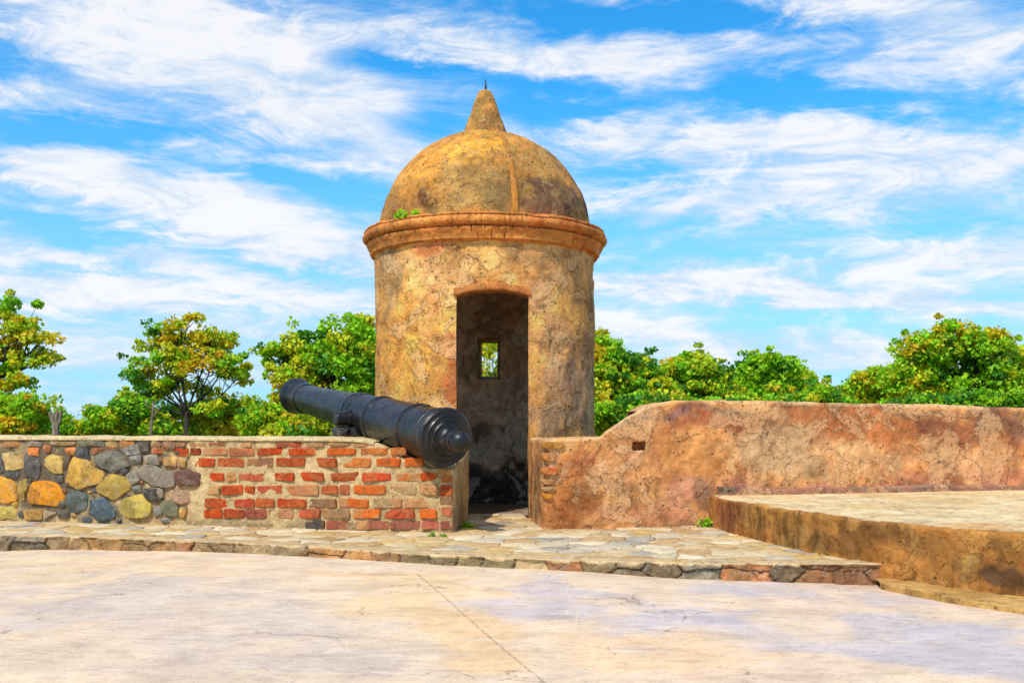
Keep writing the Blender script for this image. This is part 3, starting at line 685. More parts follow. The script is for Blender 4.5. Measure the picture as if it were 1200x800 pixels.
def disp(Vg, r, seed, amp):
    P = Vg.reshape(-1, 3).copy(); d = P - np.array([TX, TD, 0]); d[:, 2] = 0; d /= np.linalg.norm(d, axis=1, keepdims=True)
    k = (fbm(P, 1.7, 4, seed) - .5) * 2 * amp + (fbm(P, 7, 4, seed + 3) - .5) * 2 * amp * .55 + (fbm(P, 24, 3, seed + 5) - .5) * amp * .4
    k = k - amp * .9 * sstep(fbm(P, 5, 5, seed + 8), .56, .60)     # places where the coat has come away
    return P + d * k[:, None]
Vo2 = disp(Vo, TR, 100, .014); Vi2 = disp(Vi, TI, 140, .03)
qo = gridF(n, nv, True, ko); qi = gridF(n, nv, True, ki)
ocol = paint(Vo2, (232, 170, 92), [
    (475, 405, 50, 80, (238, 168, 76), .9), (452, 330, 16, 46, (160, 134, 92), .8), (505, 318, 34, 22, (224, 178, 122), .7), (500, 360, 26, 34, (236, 172, 106), .7), (465, 300, 26, 12, (170, 140, 100), .8), (500, 292, 22, 8, (206, 120, 76), .7),
    (570, 302, 60, 18, (206, 162, 100), .8), (625, 300, 40, 16, (176, 142, 98), .7), (528, 440, 9, 46, (196, 104, 60), .8), (455, 420, 14, 40, (204, 140, 64), .6), (440, 380, 8, 90, (176, 128, 70), .6),
    (665, 320, 36, 30, (170, 132, 90), .75), (636, 352, 18, 24, (228, 172, 120), .85), (660, 395, 34, 26, (190, 148, 106), .7), (655, 440, 30, 30, (216, 166, 122), .85), (640, 480, 26, 24, (198, 164, 128), .8), (680, 460, 22, 50, (186, 152, 122), .7), (694, 400, 8, 100, (136, 112, 86), .7), (665, 503, 36, 10, (110, 92, 74), .7), (612, 420, 6, 90, (210, 150, 100), .7), (677, 350, 10, 14, (110, 90, 66), .7)],
    warp=10, nscale=3.4, seed=61, mott=.42)
ocol = np.clip(ocol * np.array([1.36, 1.28, 1.20]), .01, .9)
mesh('drum_wall', Vo2, qo, M_tower, tower, ocol)
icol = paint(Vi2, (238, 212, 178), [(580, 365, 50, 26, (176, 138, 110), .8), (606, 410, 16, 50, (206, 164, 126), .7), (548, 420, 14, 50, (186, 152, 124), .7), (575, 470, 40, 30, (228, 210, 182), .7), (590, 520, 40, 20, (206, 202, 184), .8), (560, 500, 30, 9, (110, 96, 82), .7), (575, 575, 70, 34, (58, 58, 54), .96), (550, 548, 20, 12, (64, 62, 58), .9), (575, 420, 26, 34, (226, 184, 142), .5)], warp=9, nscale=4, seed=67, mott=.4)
mesh('inner_wall', Vi2, qi, M_inside, tower, icol)
# reveals of the doorway and of the loophole, joining the two skins
rv = MB(); nsub = 14
def strip(idx_o, idx_i, seed):
    a, b_ = Vo2[idx_o], Vi2[idx_i]; k = len(a); P = np.concatenate([a + (b_ - a) * s for s in np.linspace(0, 1, nsub)])
    jit = (fbm(P, 11, 4, seed) - .5) * .03; w = np.repeat(np.sin(np.linspace(0, math.pi, nsub)), k)
    P[:, 0] += jit * w; P[:, 2] += jit * w * .6
    FF = [[s * k + i, s * k + i + 1, (s + 1) * k + i + 1, (s + 1) * k + i] for s in range(nsub - 1) for i in range(k - 1)]
    c = paint(P, (186, 140, 92), [(536, 480, 12, 120, (150, 108, 70), .7), (618, 560, 12, 40, (90, 76, 58), .7), (575, 345, 60, 12, (206, 128, 70), .8)], seed=seed)
    rv.add(P, FF, c)
strip(np.arange(0, nlow), np.arange(0, nlow), 1)
strip((iD - 1) * nv + np.arange(0, nlow), (iD - 1) * nv + np.arange(0, nlow), 2)
strip(np.arange(iD) * nv + nlow - 1, np.arange(iD) * nv + nlow - 1, 3)
rv.build('door_reveal', M_tower, tower)
rv = MB()
strip((iW0 - 1) * nv + np.arange(59, 77), (iW0 - 1) * nv + np.arange(59, 77), 4); strip((iW1 - 1) * nv + np.arange(59, 77), (iW1 - 1) * nv + np.arange(59, 77), 5)
strip(np.arange(iW0 - 1, iW1) * nv + 59, np.arange(iW0 - 1, iW1) * nv + 59, 6); strip(np.arange(iW0 - 1, iW1) * nv + 76, np.arange(iW0 - 1, iW1) * nv + 76, 7)
rv.build('loophole', M_tower, tower)
# brick arch band over the doorway: slightly proud of the drum
ab = MB(); na = 60; P = []
for i in range(na):
    s = i / (na - 1) * 2 - 1; x = dc + s * (dh + .02); zi = zsp + (zar - zsp) * (1 - s * s) - .004; 
    for rr, zz in ((TR - .05, zi), (TR + .010, zi), (TR + .014, zi + .012), (TR + .014, zi + .052), (TR + .004, zi + .062), (TR - .05, zi + .064)):
        a = math.asin(x / rr); P.append([TX + rr * math.sin(a), TD - rr * math.cos(a), zz])
P = np.array(P); P = P + np.c_[0 * P[:, 0], -(fbm(P, 16, 3, 4) - .5) * .016, (fbm(P, 14, 3, 3) - .5) * .016]
ab.add(P, gridF(na, 6), paint(P, (214, 132, 68), [(600, 335, 20, 8, (190, 110, 60), .7), (548, 340, 16, 6, (226, 156, 88), .6)], seed=13)); ab.build('door_arch', M_corn, tower)
# floor inside
th_ = np.linspace(0, 2 * math.pi, 64, endpoint=False); rr_ = np.linspace(.02, TI + .06, 14)
P = np.array([[TX + r_ * math.sin(a), TD - r_ * math.cos(a), ZS - .022] for a in th_ for r_ in rr_]); P[:, 2] += (fbm(P, 5, 3, 2) - .5) * .012
mesh('floor', P, gridF(64, 14, True), M_flag, tower, paint(P, (150, 130, 104), []))
# cornice: lathe profile (radius, height)
def lathe(prof, nseg, amp, seed, cx=TX, cy=TD):
    P = np.array([[cx + r_ * math.sin(a), cy - r_ * math.cos(a), z] for a in np.linspace(0, 2 * math.pi, nseg, endpoint=False) for r_, z in prof])
    Fq = gridF(nseg, len(prof), True)
    return rough_up(P, Fq, [(2.5, amp), (9, amp * .8), (30, amp * .4)], seed), Fq
cp = [(1.06, 2.535), (1.085, 2.545), (1.10, 2.553), (1.125, 2.556), (1.128, 2.575), (1.133, 2.59), (1.142, 2.608), (1.152, 2.625), (1.160, 2.642), (1.164, 2.655), (1.150, 2.664), (1.148, 2.672), (1.176, 2.678), (1.190, 2.690), (1.198, 2.704), (1.201, 2.72), (1.198, 2.736), (1.188, 2.748), (1.178, 2.755), (1.178, 2.762), (1.186, 2.770), (1.180, 2.782), (1.15, 2.792), (1.10, 2.797), (1.06, 2.80), (1.03, 2.80)]
cp_d = []
for (a, b_), (c_, d_) in zip(cp[:-1], cp[1:]): cp_d += [(a, b_), ((a + c_) / 2, (b_ + d_) / 2)]
cp_d.append(cp[-1])
V, Fq = lathe(cp_d, 900, .011, 201)
V[:, 2] -= .022 * sstep(fbm(V, 4.5, 4, 9), .58, .66) * sstep(V[:, 2], 2.74, 2.79)   # chipped top lip
cc = paint(V, (222, 148, 74), [(460, 285, 40, 14, (206, 136, 76), .7), (540, 262, 60, 8, (228, 142, 72), .6), (640, 265, 60, 12, (206, 116, 56), .7), (690, 285, 20, 14, (190, 96, 50), .7)], seed=19, mott=.3)
gr = np.exp(-((V[:, 2] - 2.668) / .006) ** 2) + np.exp(-((V[:, 2] - 2.757) / .005) ** 2) * .8 + .8 * sstep(V[:, 2], 2.776, 2.79) * sstep(fbm(V, 8, 4, 5), .4, .55)
gr = np.clip(gr * (.5 + fbm(V, 6, 3, 6)), 0, .85)[:, None]; cc = cc * (1 - gr) + A(120, 70, 40) * gr   # darker brown in the grooves and on parts of the top lip
an = np.arctan2(V[:, 0] - TX, -(V[:, 1] - TD)); lowr = V[:, 2] < 2.668
ja = np.where(lowr, an * 19 + .5, an * 23) + (fbm(V, 7, 3, 44) - .5) * .22; jj = np.abs(ja - np.round(ja)); jm = sstep(jj, .045, .01) * sstep(fbm(V, 3, 3, 45), .38, .5) * (V[:, 2] > 2.55)
cid = np.round(ja * 1 + .5) + 50 * lowr; bv = .84 + .32 * _h(np.floor(ja).astype(np.int64), lowr.astype(np.int64), np.zeros(len(V), np.int64), 5)
cc = cc * bv[:, None] * (1 - .6 * jm[:, None]); dd_ = V - np.array([TX, TD, 0]); dd_[:, 2] = 0; V = V - dd_ / np.linalg.norm(dd_, axis=1, keepdims=True) * (jm * .012)[:, None]
mesh('cornice', V, Fq, M_corn, tower, np.clip(cc * np.array([1.12, 1.06, 1.]), 0, .9))
# dome
DZ, DR = 2.745, 1.046
dp = [(DR * math.cos(a), DZ + DR * math.sin(a)) for a in np.linspace(0, R(88.5), 110)]
dome_e = None
V, Fq = lathe(dp, 380, .011, 230)
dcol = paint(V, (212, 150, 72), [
    (490, 200, 50, 40, (228, 162, 70), .85), (545, 180, 40, 16, (236, 176, 72), .8), (570, 166, 40, 8, (240, 176, 66), .9), (560, 215, 46, 34, (180, 146, 84), .75), (590, 235, 30, 20, (136, 118, 78), .7), (635, 190, 30, 24, (176, 136, 74), .7),  # sunlit orange of the left side put into the colour, among the stains
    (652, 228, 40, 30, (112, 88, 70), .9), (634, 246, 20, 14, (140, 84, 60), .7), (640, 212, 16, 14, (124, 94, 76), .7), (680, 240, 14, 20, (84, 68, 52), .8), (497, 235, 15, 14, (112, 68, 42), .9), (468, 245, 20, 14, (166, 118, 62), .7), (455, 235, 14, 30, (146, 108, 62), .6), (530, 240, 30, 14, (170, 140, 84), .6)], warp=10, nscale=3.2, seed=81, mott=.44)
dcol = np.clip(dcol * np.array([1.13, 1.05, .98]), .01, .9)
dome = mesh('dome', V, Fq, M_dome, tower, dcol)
# the seam rib running up the dome
ar = math.asin((604 - 568.5) / 124.); P = []
for e in np.linspace(R(1), R(74), 60):
    for w_, o in ((-.034, -.01), (-.028, .012), (-.012, .018), (.012, .018), (.028, .012), (.034, -.01)):
        ww = w_ * (1 - .55 * e / R(74)); a = ar + ww / max(math.cos(e), .2); rr = DR + o
        P.append([TX + rr * math.cos(e) * math.sin(a), TD - rr * math.cos(e) * math.cos(a), DZ + rr * math.sin(e)])
P = np.array(P); P += (np.stack([fbm(P, 15, 3, 2), fbm(P, 15, 3, 3), fbm(P, 15, 3, 4)], 1) - .5) * .018
rib = mesh('rib', P, gridF(60, 6), M_dome, tower, paint(P, (212, 142, 62), [(596, 190, 8, 14, (176, 128, 66), .7)], seed=23))
rib.parent = dome
# vault under the dome, seen up through the doorway
P, Fq = lathe([(.80 * math.cos(a), 2.50 + .80 * math.sin(a)) for a in np.linspace(0, R(89), 30)], 120, .01, 260)
mesh('vault', P, Fq, M_inside, tower, paint(P, (214, 186, 156), []))
# cone finial with its iron spike
fp = [(.262, 3.715), (.250, 3.745), (.234, 3.765), (.216, 3.80), (.196, 3.85), (.174, 3.91), (.150, 3.98), (.128, 4.05), (.104, 4.12), (.080, 4.18), (.066, 4.208), (.05, 4.218), (.02, 4.222), (.003, 4.224)]
fp = [tuple(x) for x in resample(fp, 60)[0]]
V, Fq = lathe(fp, 120, .010, 280)
fin = mesh('finial', V, Fq, M_dome, tower, paint(V, (226, 160, 78), [(556, 130, 14, 30, (214, 160, 76), .7), (580, 150, 16, 14, (146, 104, 58), .8), (570, 125, 8, 14, (160, 128, 72), .6), (568, 158, 30, 5, (150, 100, 52), .7)], seed=29, mott=.3))
m_iron, t, b = newmat('cast_iron')
tc = t.new('ShaderNodeTexCoord').outputs['Object']
n1 = t.noise(tc, 6, 8, .65, .8); n2 = t.noise(tc, 34, 6, .6); n3 = t.noise(tc, 3, 5, .6)
c = t.mix(t.ramp(n1, .45, .62), (.005, .005, .005), (.014, .013, .012)); c = t.mix(t.math('MULTIPLY', t.ramp(n1, .56, .68), t.ramp(n2, .4, .6)), c, (.075, .034, .017))
c = t.mix(t.math('MULTIPLY', t.ramp(n3, .52, .62), .5), c, (.036, .025, .018)); t.link(c, b.inputs['Base Color'])
t.link(t.ramp(n2, .3, .7, .22, .5), b.inputs['Roughness']); b.inputs['Metallic'].default_value = .0; b.inputs['Specular IOR Level'].default_value = .5
bp = t.new('ShaderNodeBump'); bp.inputs['Strength'].default_value = .5; bp.inputs['Distance'].default_value = .010
t.link(t.math('MULTIPLY_ADD', n2, .6, n1), bp.inputs['Height']); t.link(bp.outputs[0], b.inputs['Normal'])
v, f = tube([(TX + .005, TD, 4.20), (TX + .006, TD, 4.26), (TX + .004, TD, 4.335)], [.010, .010, .004], 8)
sp_ = mesh('spike', v, f, m_iron, fin, None, local=False)
sp_.data.transform(Matrix.Translation(-Vector(tower.location)))

# ================================================================== CANNON
B = Vector((-.496, 7.50, .820)); Mz = Vector((-2.170, 10.1, 1.205)); ax = (Mz - B).normalized(); Lc = (Mz - B).length
can = empty('cannon', tuple(B + ax * 1.0 - Vector((0, 0, .19))))
tag(can, 'old black cast iron cannon lying across the brick parapet with its knob towards the doorway', 'cannon')
side = Vector((-ax.y, ax.x, 0)).normalized()         # perpendicular, horizontal
if side.y > 0: side = -side
upv = side.cross(ax).normalized(); upv = upv if upv.z > 0 else -upv
def canpt(t_, a, r_): return B + ax * t_ + (side * math.cos(a) + upv * math.sin(a)) * r_
def can_lathe(prof, nseg=96):
    P = np.array([canpt(t_, 2 * math.pi * k / nseg, r_)[:] for k in range(nseg) for t_, r_ in prof]); return P, gridF(nseg, len(prof), True)
prof = [(-.078, .05), (-.078, .088), (-.072, .100), (-.060, .102), (-.056, .118), (-.058, .128), (-.048, .136), (-.040, .138), (-.036, .160), (-.040, .170), (-.028, .180), (-.020, .182), (-.016, .200), (-.018, .208), (-.006, .220), (.010, .226), (.028, .222), (.034, .209), (.05, .206), (.10, .206),
 (.105, .211), (.125, .212), (.13, .205), (.30, .203), (.405, .202), (.41, .211), (.425, .214), (.445, .214), (.46, .211), (.465, .201), (.75, .196), (1.06, .192), (1.065, .200), (1.08, .203), (1.105, .203), (1.12, .200), (1.125, .188), (1.44, .181), (1.445, .188), (1.465, .190), (1.485, .188), (1.49, .180), (1.54, .179), (1.545, .187), (1.565, .188), (1.58, .184), (1.585, .173),
 (2.2, .152), (2.80, .137), (2.805, .146), (2.83, .149), (2.86, .146), (2.865, .137), (2.92, .139), (2.98, .150), (3.03, .166), (3.06, .176), (3.075, .179), (3.10, .178), (Lc, .168), (Lc + .002, .080), (Lc - .02, .070), (Lc - .5, .066), (Lc - .51, .004)]
P, Fq = can_lathe(prof); P = rough_up(P, Fq, [(7, .0025), (30, .0008)], 310)
barrel = mesh('barrel', P, Fq, m_iron, can)
kp = [(-.07, .096), (-.085, .094), (-.096, .084), (-.110, .076), (-.130, .073), (-.146, .075), (-.150, .084), (-.164, .087), (-.176, .084), (-.180, .079), (-.20, .081), (-.225, .080), (-.250, .073), (-.270, .059), (-.282, .041), (-.289, .018), (-.290, .001)]
P, Fq = can_lathe(kp[::-1], 48); P = rough_up(P, Fq, [(14, .002)], 320); mesh('cascabel', P, Fq, m_iron, can)
tc_ = B + ax * 1.37 - upv * .02
for s in (1, -1):
    p0, p1 = tc_ + side * s * .13, tc_ + side * s * .305
    pts = [p0, tc_ + side * s * .205, tc_ + side * s * .206, p1 - side * s * .008, p1]; v, f = tube(pts, [.085, .075, .057, .056, .050], 28); mesh('trunnion', v, f, m_iron, can)
# vent field and its raised pan on top of the breech, and the lug under the near trunnion
pan = B + ax * .33 + upv * .204
v, f = boulder((.05, .07, .022), 5, p=6.); M3 = np.array([side[:], ax[:], upv[:]]); mesh('vent_pan', v @ M3 + np.array(pan[:]), f, m_iron, can)
v, f = boulder((.08, .16, .12), 6, p=5.); mesh('bracket', v @ M3 + np.array((tc_ + side * .17 + ax * -.10 - upv * .12)[:]), f, m_iron, can)
# a dark wedge keeps the barrel from rolling
v, f = boulder((.11, .15, .085), 8, p=5.); w_ = np.array((tc_ + side * .26)[:]); w_[2] = .855
ck = mesh('chock', v @ M3 + w_, f, M_stone, None, np.full((len(v), 3), .05)); ck.data.transform(Matrix.Translation(-Vector(w_))); ck.location = w_
tag(ck, 'dark rough chock wedged under the near trunnion of the cannon', 'chock')

# ================================================================== VEGETATION
def crisp(o, ang=28):
    bm = bmesh.new(); bm.from_mesh(o.data)
    for e in bm.edges:
        if len(e.link_faces) == 2 and e.calc_face_angle(0) > R(ang): e.smooth = False
    bm.to_mesh(o.data); bm.free()
for o in can.children: crisp(o)
def leaf_mat(name):
    m, t, b = newmat(name)
    ca = t.new('ShaderNodeVertexColor', layer_name='Col').outputs['Color']
    t.link(ca, b.inputs['Base Color']); b.inputs['Roughness'].default_value = .55; b.inputs['Specular IOR Level'].default_value = .25
    tr = t.new('ShaderNodeBsdfTranslucent'); t.link(t.mix(1., ca, (1.0, 1.0, .5), 'MULTIPLY'), tr.inputs[0])
    mx = t.new('ShaderNodeMixShader'); mx.inputs[0].default_value = .34
    out = [n for n in t.n if n.type == 'OUTPUT_MATERIAL'][0]
    t.link(b.outputs[0], mx.inputs[1]); t.link(tr.outputs[0], mx.inputs[2]); t.link(mx.outputs[0], out.inputs[0]); return m
M_leaf = leaf_mat('leaves')
m_bark, t, b = newmat('bark'); tc = t.new('ShaderNodeTexCoord').outputs['Object']
mp = t.new('ShaderNodeMapping'); mp.inputs['Scale'].default_value = (8, 8, 1.5); t.link(tc, mp.inputs[0])
n = t.noise(mp.outputs[0], 3, 8, .65); t.link(t.mix(t.ramp(n, .35, .65), (.018, .013, .009), (.065, .048, .034)), b.inputs['Base Color']); b.inputs['Roughness'].default_value = .95
bp = t.new('ShaderNodeBump'); bp.inputs['Distance'].default_value = .03; t.link(n, bp.inputs['Height']); t.link(bp.outputs[0], b.inputs['Normal'])
m_pale, t, b = newmat('dead_wood'); tc = t.new('ShaderNodeTexCoord').outputs['Object']
mp = t.new('ShaderNodeMapping'); mp.inputs['Scale'].default_value = (9, 9, 1.2); t.link(tc, mp.inputs[0])
n = t.noise(mp.outputs[0], 4, 8, .65); t.link(t.mix(t.ramp(n, .35, .65), (.10, .06, .035), (.34, .25, .17)), b.inputs['Base Color']); b.inputs['Roughness'].default_value = .95

def leaves(C, size, cols, up=.55):
    """C (N,3) leaf centres, size (N,), cols (N,3) -> folded leaf blades"""
    N = len(C); d = rng.normal(size=(N, 3)); d[:, 2] -= .25; d /= np.linalg.norm(d, axis=1, keepdims=True)
    nn = rng.normal(size=(N, 3)) * .6; nn[:, 2] += up; nn[:, 1] -= .35
    s = np.cross(d, nn); s /= np.maximum(np.linalg.norm(s, axis=1, keepdims=True), 1e-6); nrm = np.cross(s, d)
    L = size[:, None]; w = L * .36
    a = C - d * L * .5; tip = C + d * L * .5 - nrm * L * .08; m_ = C - d * L * .05
    l = m_ + s * w + nrm * L * .10; r = m_ - s * w + nrm * L * .10
    V = np.stack([a, l, tip, r], 1).reshape(-1, 3); k = np.arange(N)[:, None] * 4
    Fc = np.concatenate([k + np.array([[0, 1, 2]]), k + np.array([[0, 2, 3]])])
    return V, Fc, np.repeat(cols, 4, 0)
GREEN = [(.220, .470, .012), (.290, .540, .014), (.350, .580, .016), (.140, .350, .014)]
YEL = [(.500, .540, .014), (.580, .570, .016), (.420, .530, .014)]
ORG = [(.74, .47, .016), (.66, .48, .014)]
def tree(name, label, group, Y, lobes, base, n, yel=.4, org=.1, dark=.15, leaf=.16, clump=.30, trunk_r=.12, gap=.0, limbs=True, cat='tree', depth=1.0, fork=.45):
    """lobes: traced (x,y,rx,ry) crown masses. Limbs run from the trunk into each mass; leaf clumps hang round their ends."""
    bx = at(base, YH, Y).x; z0 = -1.6; trunk_r *= .8
    root = empty(name, (bx, Y, z0)); tag(root, label, cat, group)
    s = Y / F; cl = []; tips = []
    tot = sum(l[2] * l[3] for l in lobes)
    for li, (x, y, rx, ry_) in enumerate(lobes):
        c = np.array(at(x, y, Y)); rr = np.array([rx * s, max(.35, (rx + ry_) * .5 * s) * depth, ry_ * s])
        c[1] += rng.uniform(-.5, .5) * rr[1]
        m = max(4, int(n / 46 * rx * ry_ / tot))
        q = rng.normal(size=(m, 3)); q /= np.linalg.norm(q, axis=1, keepdims=True); q *= (rng.uniform(.22, 1., (m, 1)) ** .45)
        q *= (.82 + .5 * (fbm(q * 1.4 + li * 9, 1.6, 3, 3) - .35))[:, None]
        P = c + q * rr
        if gap: P = P[fbm(P, 1.4, 2, 44 + li) > gap]
        cl.append(P); tips.append((c, rr))
    C = np.concatenate(cl)
    # ragged outline: sprigs that reach out beyond the crown
    cc0 = C.mean(0); k_ = rng.permutation(len(C))[:max(6, len(C) // 5)]; dv = C[k_] - cc0; dv /= np.maximum(np.linalg.norm(dv, axis=1, keepdims=True), .1)
    ns = len(C); par = C[k_]; C = np.concatenate([C, C[k_] + dv * rng.uniform(.10, .26, (len(k_), 1)) + np.array([0, 0, .05])])
    leaf *= .54; clump *= .98; dark *= .45; org *= .65; per = rng.integers(62, 118, len(C)); per[ns:] //= 3; idx = np.repeat(np.arange(len(C)), per); N = len(idx)
    cr_ = clump * rng.uniform(.5, 1.3, len(C)); cr_[ns:] *= .6
    off = rng.normal(size=(N, 3)); off /= np.linalg.norm(off, axis=1, keepdims=True); off *= rng.random((N, 1)) ** .4; off[:, 2] *= .62
    LC = C[idx] + off * cr_[idx][:, None]
    kind = rng.random(len(C)) + (fbm(C, .9, 3, 77) - .5) * 1.6
    base_c = np.zeros((len(C), 3))
    for i in range(len(C)):
        k_ = kind[i]
        if k_ < dark: c_ = (.080, .250, .020)
        elif k_ > 1 - org: c_ = ORG[rng.integers(2)]
        elif k_ > 1 - org - yel: c_ = YEL[rng.integers(3)]
        else: c_ = GREEN[rng.integers(3)]
        base_c[i] = c_
    cols = base_c[idx] * 1.14 * rng.uniform(.72, 1.25, (N, 1)) * (1 + rng.normal(0, .10, (N, 3)))
    V, Fc, cc_ = leaves(LC, leaf * rng.uniform(.45, 1.5, N), np.clip(cols, .003, .78))
    mesh('crown', V, Fc, M_leaf, root, cc_, smooth=False)
    # trunk and limbs: one mesh
    tb = MB(); top = np.array([bx, Y, z0]); cen = np.mean([t_[0] for t_ in tips], 0); zlow = min(t_[0][2] - t_[1][2] for t_ in tips)
    zf = max(zlow + (cen[2] - zlow) * fork, z0 + .8); fk = np.array([bx + (cen[0] - bx) * .3, Y, zf])
    v, f = tube([(bx, Y, z0 - .1), (bx + .03, Y, z0 + .3), tuple((top + fk) / 2 + rng.normal(0, .05, 3)), tuple(fk)], [trunk_r * 1.5, trunk_r * 1.1, trunk_r * .95, trunk_r * .75], 10); tb.add(v, f, (1, 1, 1))
    for c, rr in tips:
        mid = fk + (c - fk) * .5 + np.array([0, 0, -.08 * np.linalg.norm(c - fk)]) + rng.normal(0, .06, 3)
        v, f = tube([tuple(fk - np.array([0, 0, .1])), tuple(fk * .7 + mid * .3), tuple(mid), tuple(c)], [trunk_r * .55, trunk_r * .42, trunk_r * .32, trunk_r * .14], 7); tb.add(v, f, (1, 1, 1))
        sel = C[np.all(np.abs((C - c) / rr) < 1.1, axis=1)]
        for p in sel[rng.permutation(len(sel))[:12]]:
            st_ = mid + (c - mid) * rng.uniform(.1, 1.); mm_ = (st_ + p) / 2 + rng.normal(0, .06, 3)
            v, f = tube([tuple(st_), tuple(mm_), tuple(p)], [trunk_r * .17, trunk_r * .10, trunk_r * .04], 5); tb.add(v, f, (1, 1, 1))
    for a_, b_ in zip(par, C[ns:]):
        v, f = tube([tuple(a_ - (b_ - a_) * .5), tuple((a_ + b_) / 2 + rng.normal(0, .02, 3)), tuple(b_ + (b_ - a_) * .2)], [trunk_r * .07, trunk_r * .05, trunk_r * .03], 4); tb.add(v, f, (1, 1, 1))
    tb.build('trunk', m_bark, root)
    return root
GT = 'trees beyond the parapet'; GB = 'bushes along the foot of the parapet'
tree('leafy_tree', 'tree at the left edge of the photo with a half hidden, gold flecked crown', GT, 17, [(-20, 385, 60, 34), (22, 372, 36, 26), (48, 402, 22, 18), (12, 410, 34, 22), (50, 420, 16, 9), (-10, 440, 46, 22), (25, 445, 22, 13), (-50, 420, 50, 50)], -22, 5200, yel=.42, org=.16, dark=.08, leaf=.15, clump=.20, trunk_r=.10, gap=.33)
tree('leafy_tree', 'lone spreading yellow green tree with open branches above the stone wall', GT, 18, [(215, 388, 44, 20), (185, 402, 28, 24), (245, 402, 36, 24), (268, 424, 28, 18), (168, 432, 20, 16), (205, 422, 36, 16), (170, 458, 30, 16), (250, 432, 34, 16), (282, 440, 16, 10), (205, 450, 26, 12), (150, 470, 22, 12), (240, 460, 26, 10), (185, 484, 26, 12), (258, 476, 22, 12), (215, 374, 22, 10)], 220, 7200, yel=.52, org=.18, dark=.03, leaf=.135, clump=.21, trunk_r=.062, gap=.34, fork=.22)
tree('leafy_tree', 'dense rounded green tree directly left of the tower behind the cannon muzzle', GT, 17, [(330, 425, 24, 22), (372, 408, 36, 26), (415, 398, 34, 28), (445, 420, 40, 40), (395, 440, 50, 34), (345, 455, 34, 28), (420, 470, 50, 34), (470, 430, 40, 50), (370, 485, 50, 26)], 405, 15000, yel=.36, org=.10, dark=.2, leaf=.15, clump=.24, trunk_r=.12)
tree('leafy_tree', 'yellow green tree touching the right side of the tower', GT, 18, [(705, 412, 22, 20), (722, 432, 34, 26), (748, 436, 26, 26), (700, 455, 40, 36), (740, 462, 46, 28), (770, 446, 18, 16), (690, 485, 40, 24)], 712, 10500, yel=.5, org=.08, dark=.16, leaf=.15, clump=.22, trunk_r=.10)
tree('leafy_tree', 'yellow topped tree above the start of the full height ochre wall', GT, 21, [(812, 428, 28, 18), (792, 442, 26, 20), (832, 444, 22, 18), (812, 460, 48, 18), (850, 462, 22, 12)], 815, 7000, yel=.5, org=.08, dark=.14, leaf=.17, clump=.25, trunk_r=.10)
tree('leafy_tree', 'rounded dark green tree with a black gap low in its crown', GT, 22, [(905, 432, 34, 16), (880, 445, 26, 18), (932, 444, 24, 16), (900, 458, 44, 16), (940, 460, 18, 12)], 910, 8000, yel=.12, org=.01, dark=.3, leaf=.17, clump=.26, trunk_r=.16, fork=.2)
tree('leafy_tree', 'small low yellowish tree between the dark round tree and the largest tree', GT, 24, [(1022, 446, 26, 14), (1005, 460, 20, 14), (1045, 456, 24, 18), (1025, 470, 40, 10)], 1022, 6000, yel=.4, org=.08, dark=.24, leaf=.18, clump=.28, trunk_r=.12)
tree('leafy_tree', 'largest tree on the right, broad domed crown above the ochre wall', GT, 20, [(1112, 396, 40, 17), (1150, 408, 36, 20), (1080, 412, 32, 22), (1120, 424, 56, 26), (1168, 432, 30, 26), (1068, 436, 30, 22), (1110, 452, 64, 20), (1172, 458, 32, 18), (1060, 462, 30, 14)], 1120, 13500, yel=.32, org=.09, dark=.14, leaf=.16, clump=.25, trunk_r=.14, fork=.22)
tree('leafy_tree', 'tree cut off by the right edge of the photo', GT, 22, [(1215, 428, 30, 20), (1205, 450, 26, 22), (1235, 445, 40, 34), (1200, 468, 20, 12)], 1222, 5500, yel=.3, org=.06, dark=.2, leaf=.17, clump=.25, trunk_r=.12)
tree('leafy_tree', 'thin pale tree glimpsed through the loophole of the tower', GT, 22, [(568, 420, 14, 26), (578, 408, 12, 14), (600, 440, 26, 24), (566, 446, 26, 16)], 585, 2400, yel=.9, org=.05, dark=.05, leaf=.16, clump=.2, trunk_r=.04, gap=.28)
def bush(label, Y, lobes, base, n, **k): return tree('bush', label, GB, Y, lobes, base, n, cat='bush', trunk_r=.05, fork=.1, **k)
bush('green and orange bush left of the dead stump', 15, [(10, 485, 36, 22), (45, 480, 22, 16), (25, 505, 46, 16), (-25, 480, 30, 26)], 15, 6000, yel=.3, org=.22, dark=.15, leaf=.12, clump=.18)
bush('low bush around the foot of the dead stump', 16, [(75, 500, 22, 12), (92, 506, 14, 9), (60, 508, 24, 10)], 78, 2600, yel=.35, org=.2, dark=.15, leaf=.12, clump=.16)
bush('light green bush behind the grey sapling', 16, [(130, 492, 24, 16), (155, 482, 24, 18), (165, 502, 40, 12), (112, 505, 14, 10)], 140, 5200, yel=.45, org=.08, dark=.12, leaf=.12, clump=.18)
bush('bush at the trunk of the lone spreading tree', 19, [(255, 485, 34, 20), (215, 495, 34, 18), (285, 492, 28, 20), (240, 505, 60, 12)], 250, 6500, yel=.5, org=.06, dark=.16, leaf=.13, clump=.2)
bush('bright bush under the cannon muzzle', 15, [(310, 492, 24, 20), (345, 498, 34, 16), (390, 500, 34, 14), (330, 508, 50, 10)], 340, 6500, yel=.42, org=.04, dark=.2, leaf=.12, clump=.18)
bush('shaded bush in the corner between tower and sloping wall', 13, [(715, 485, 30, 14), (750, 476, 30, 12), (700, 500, 26, 16)], 720, 4200, yel=.2, org=.02, dark=.4, leaf=.11, clump=.16)
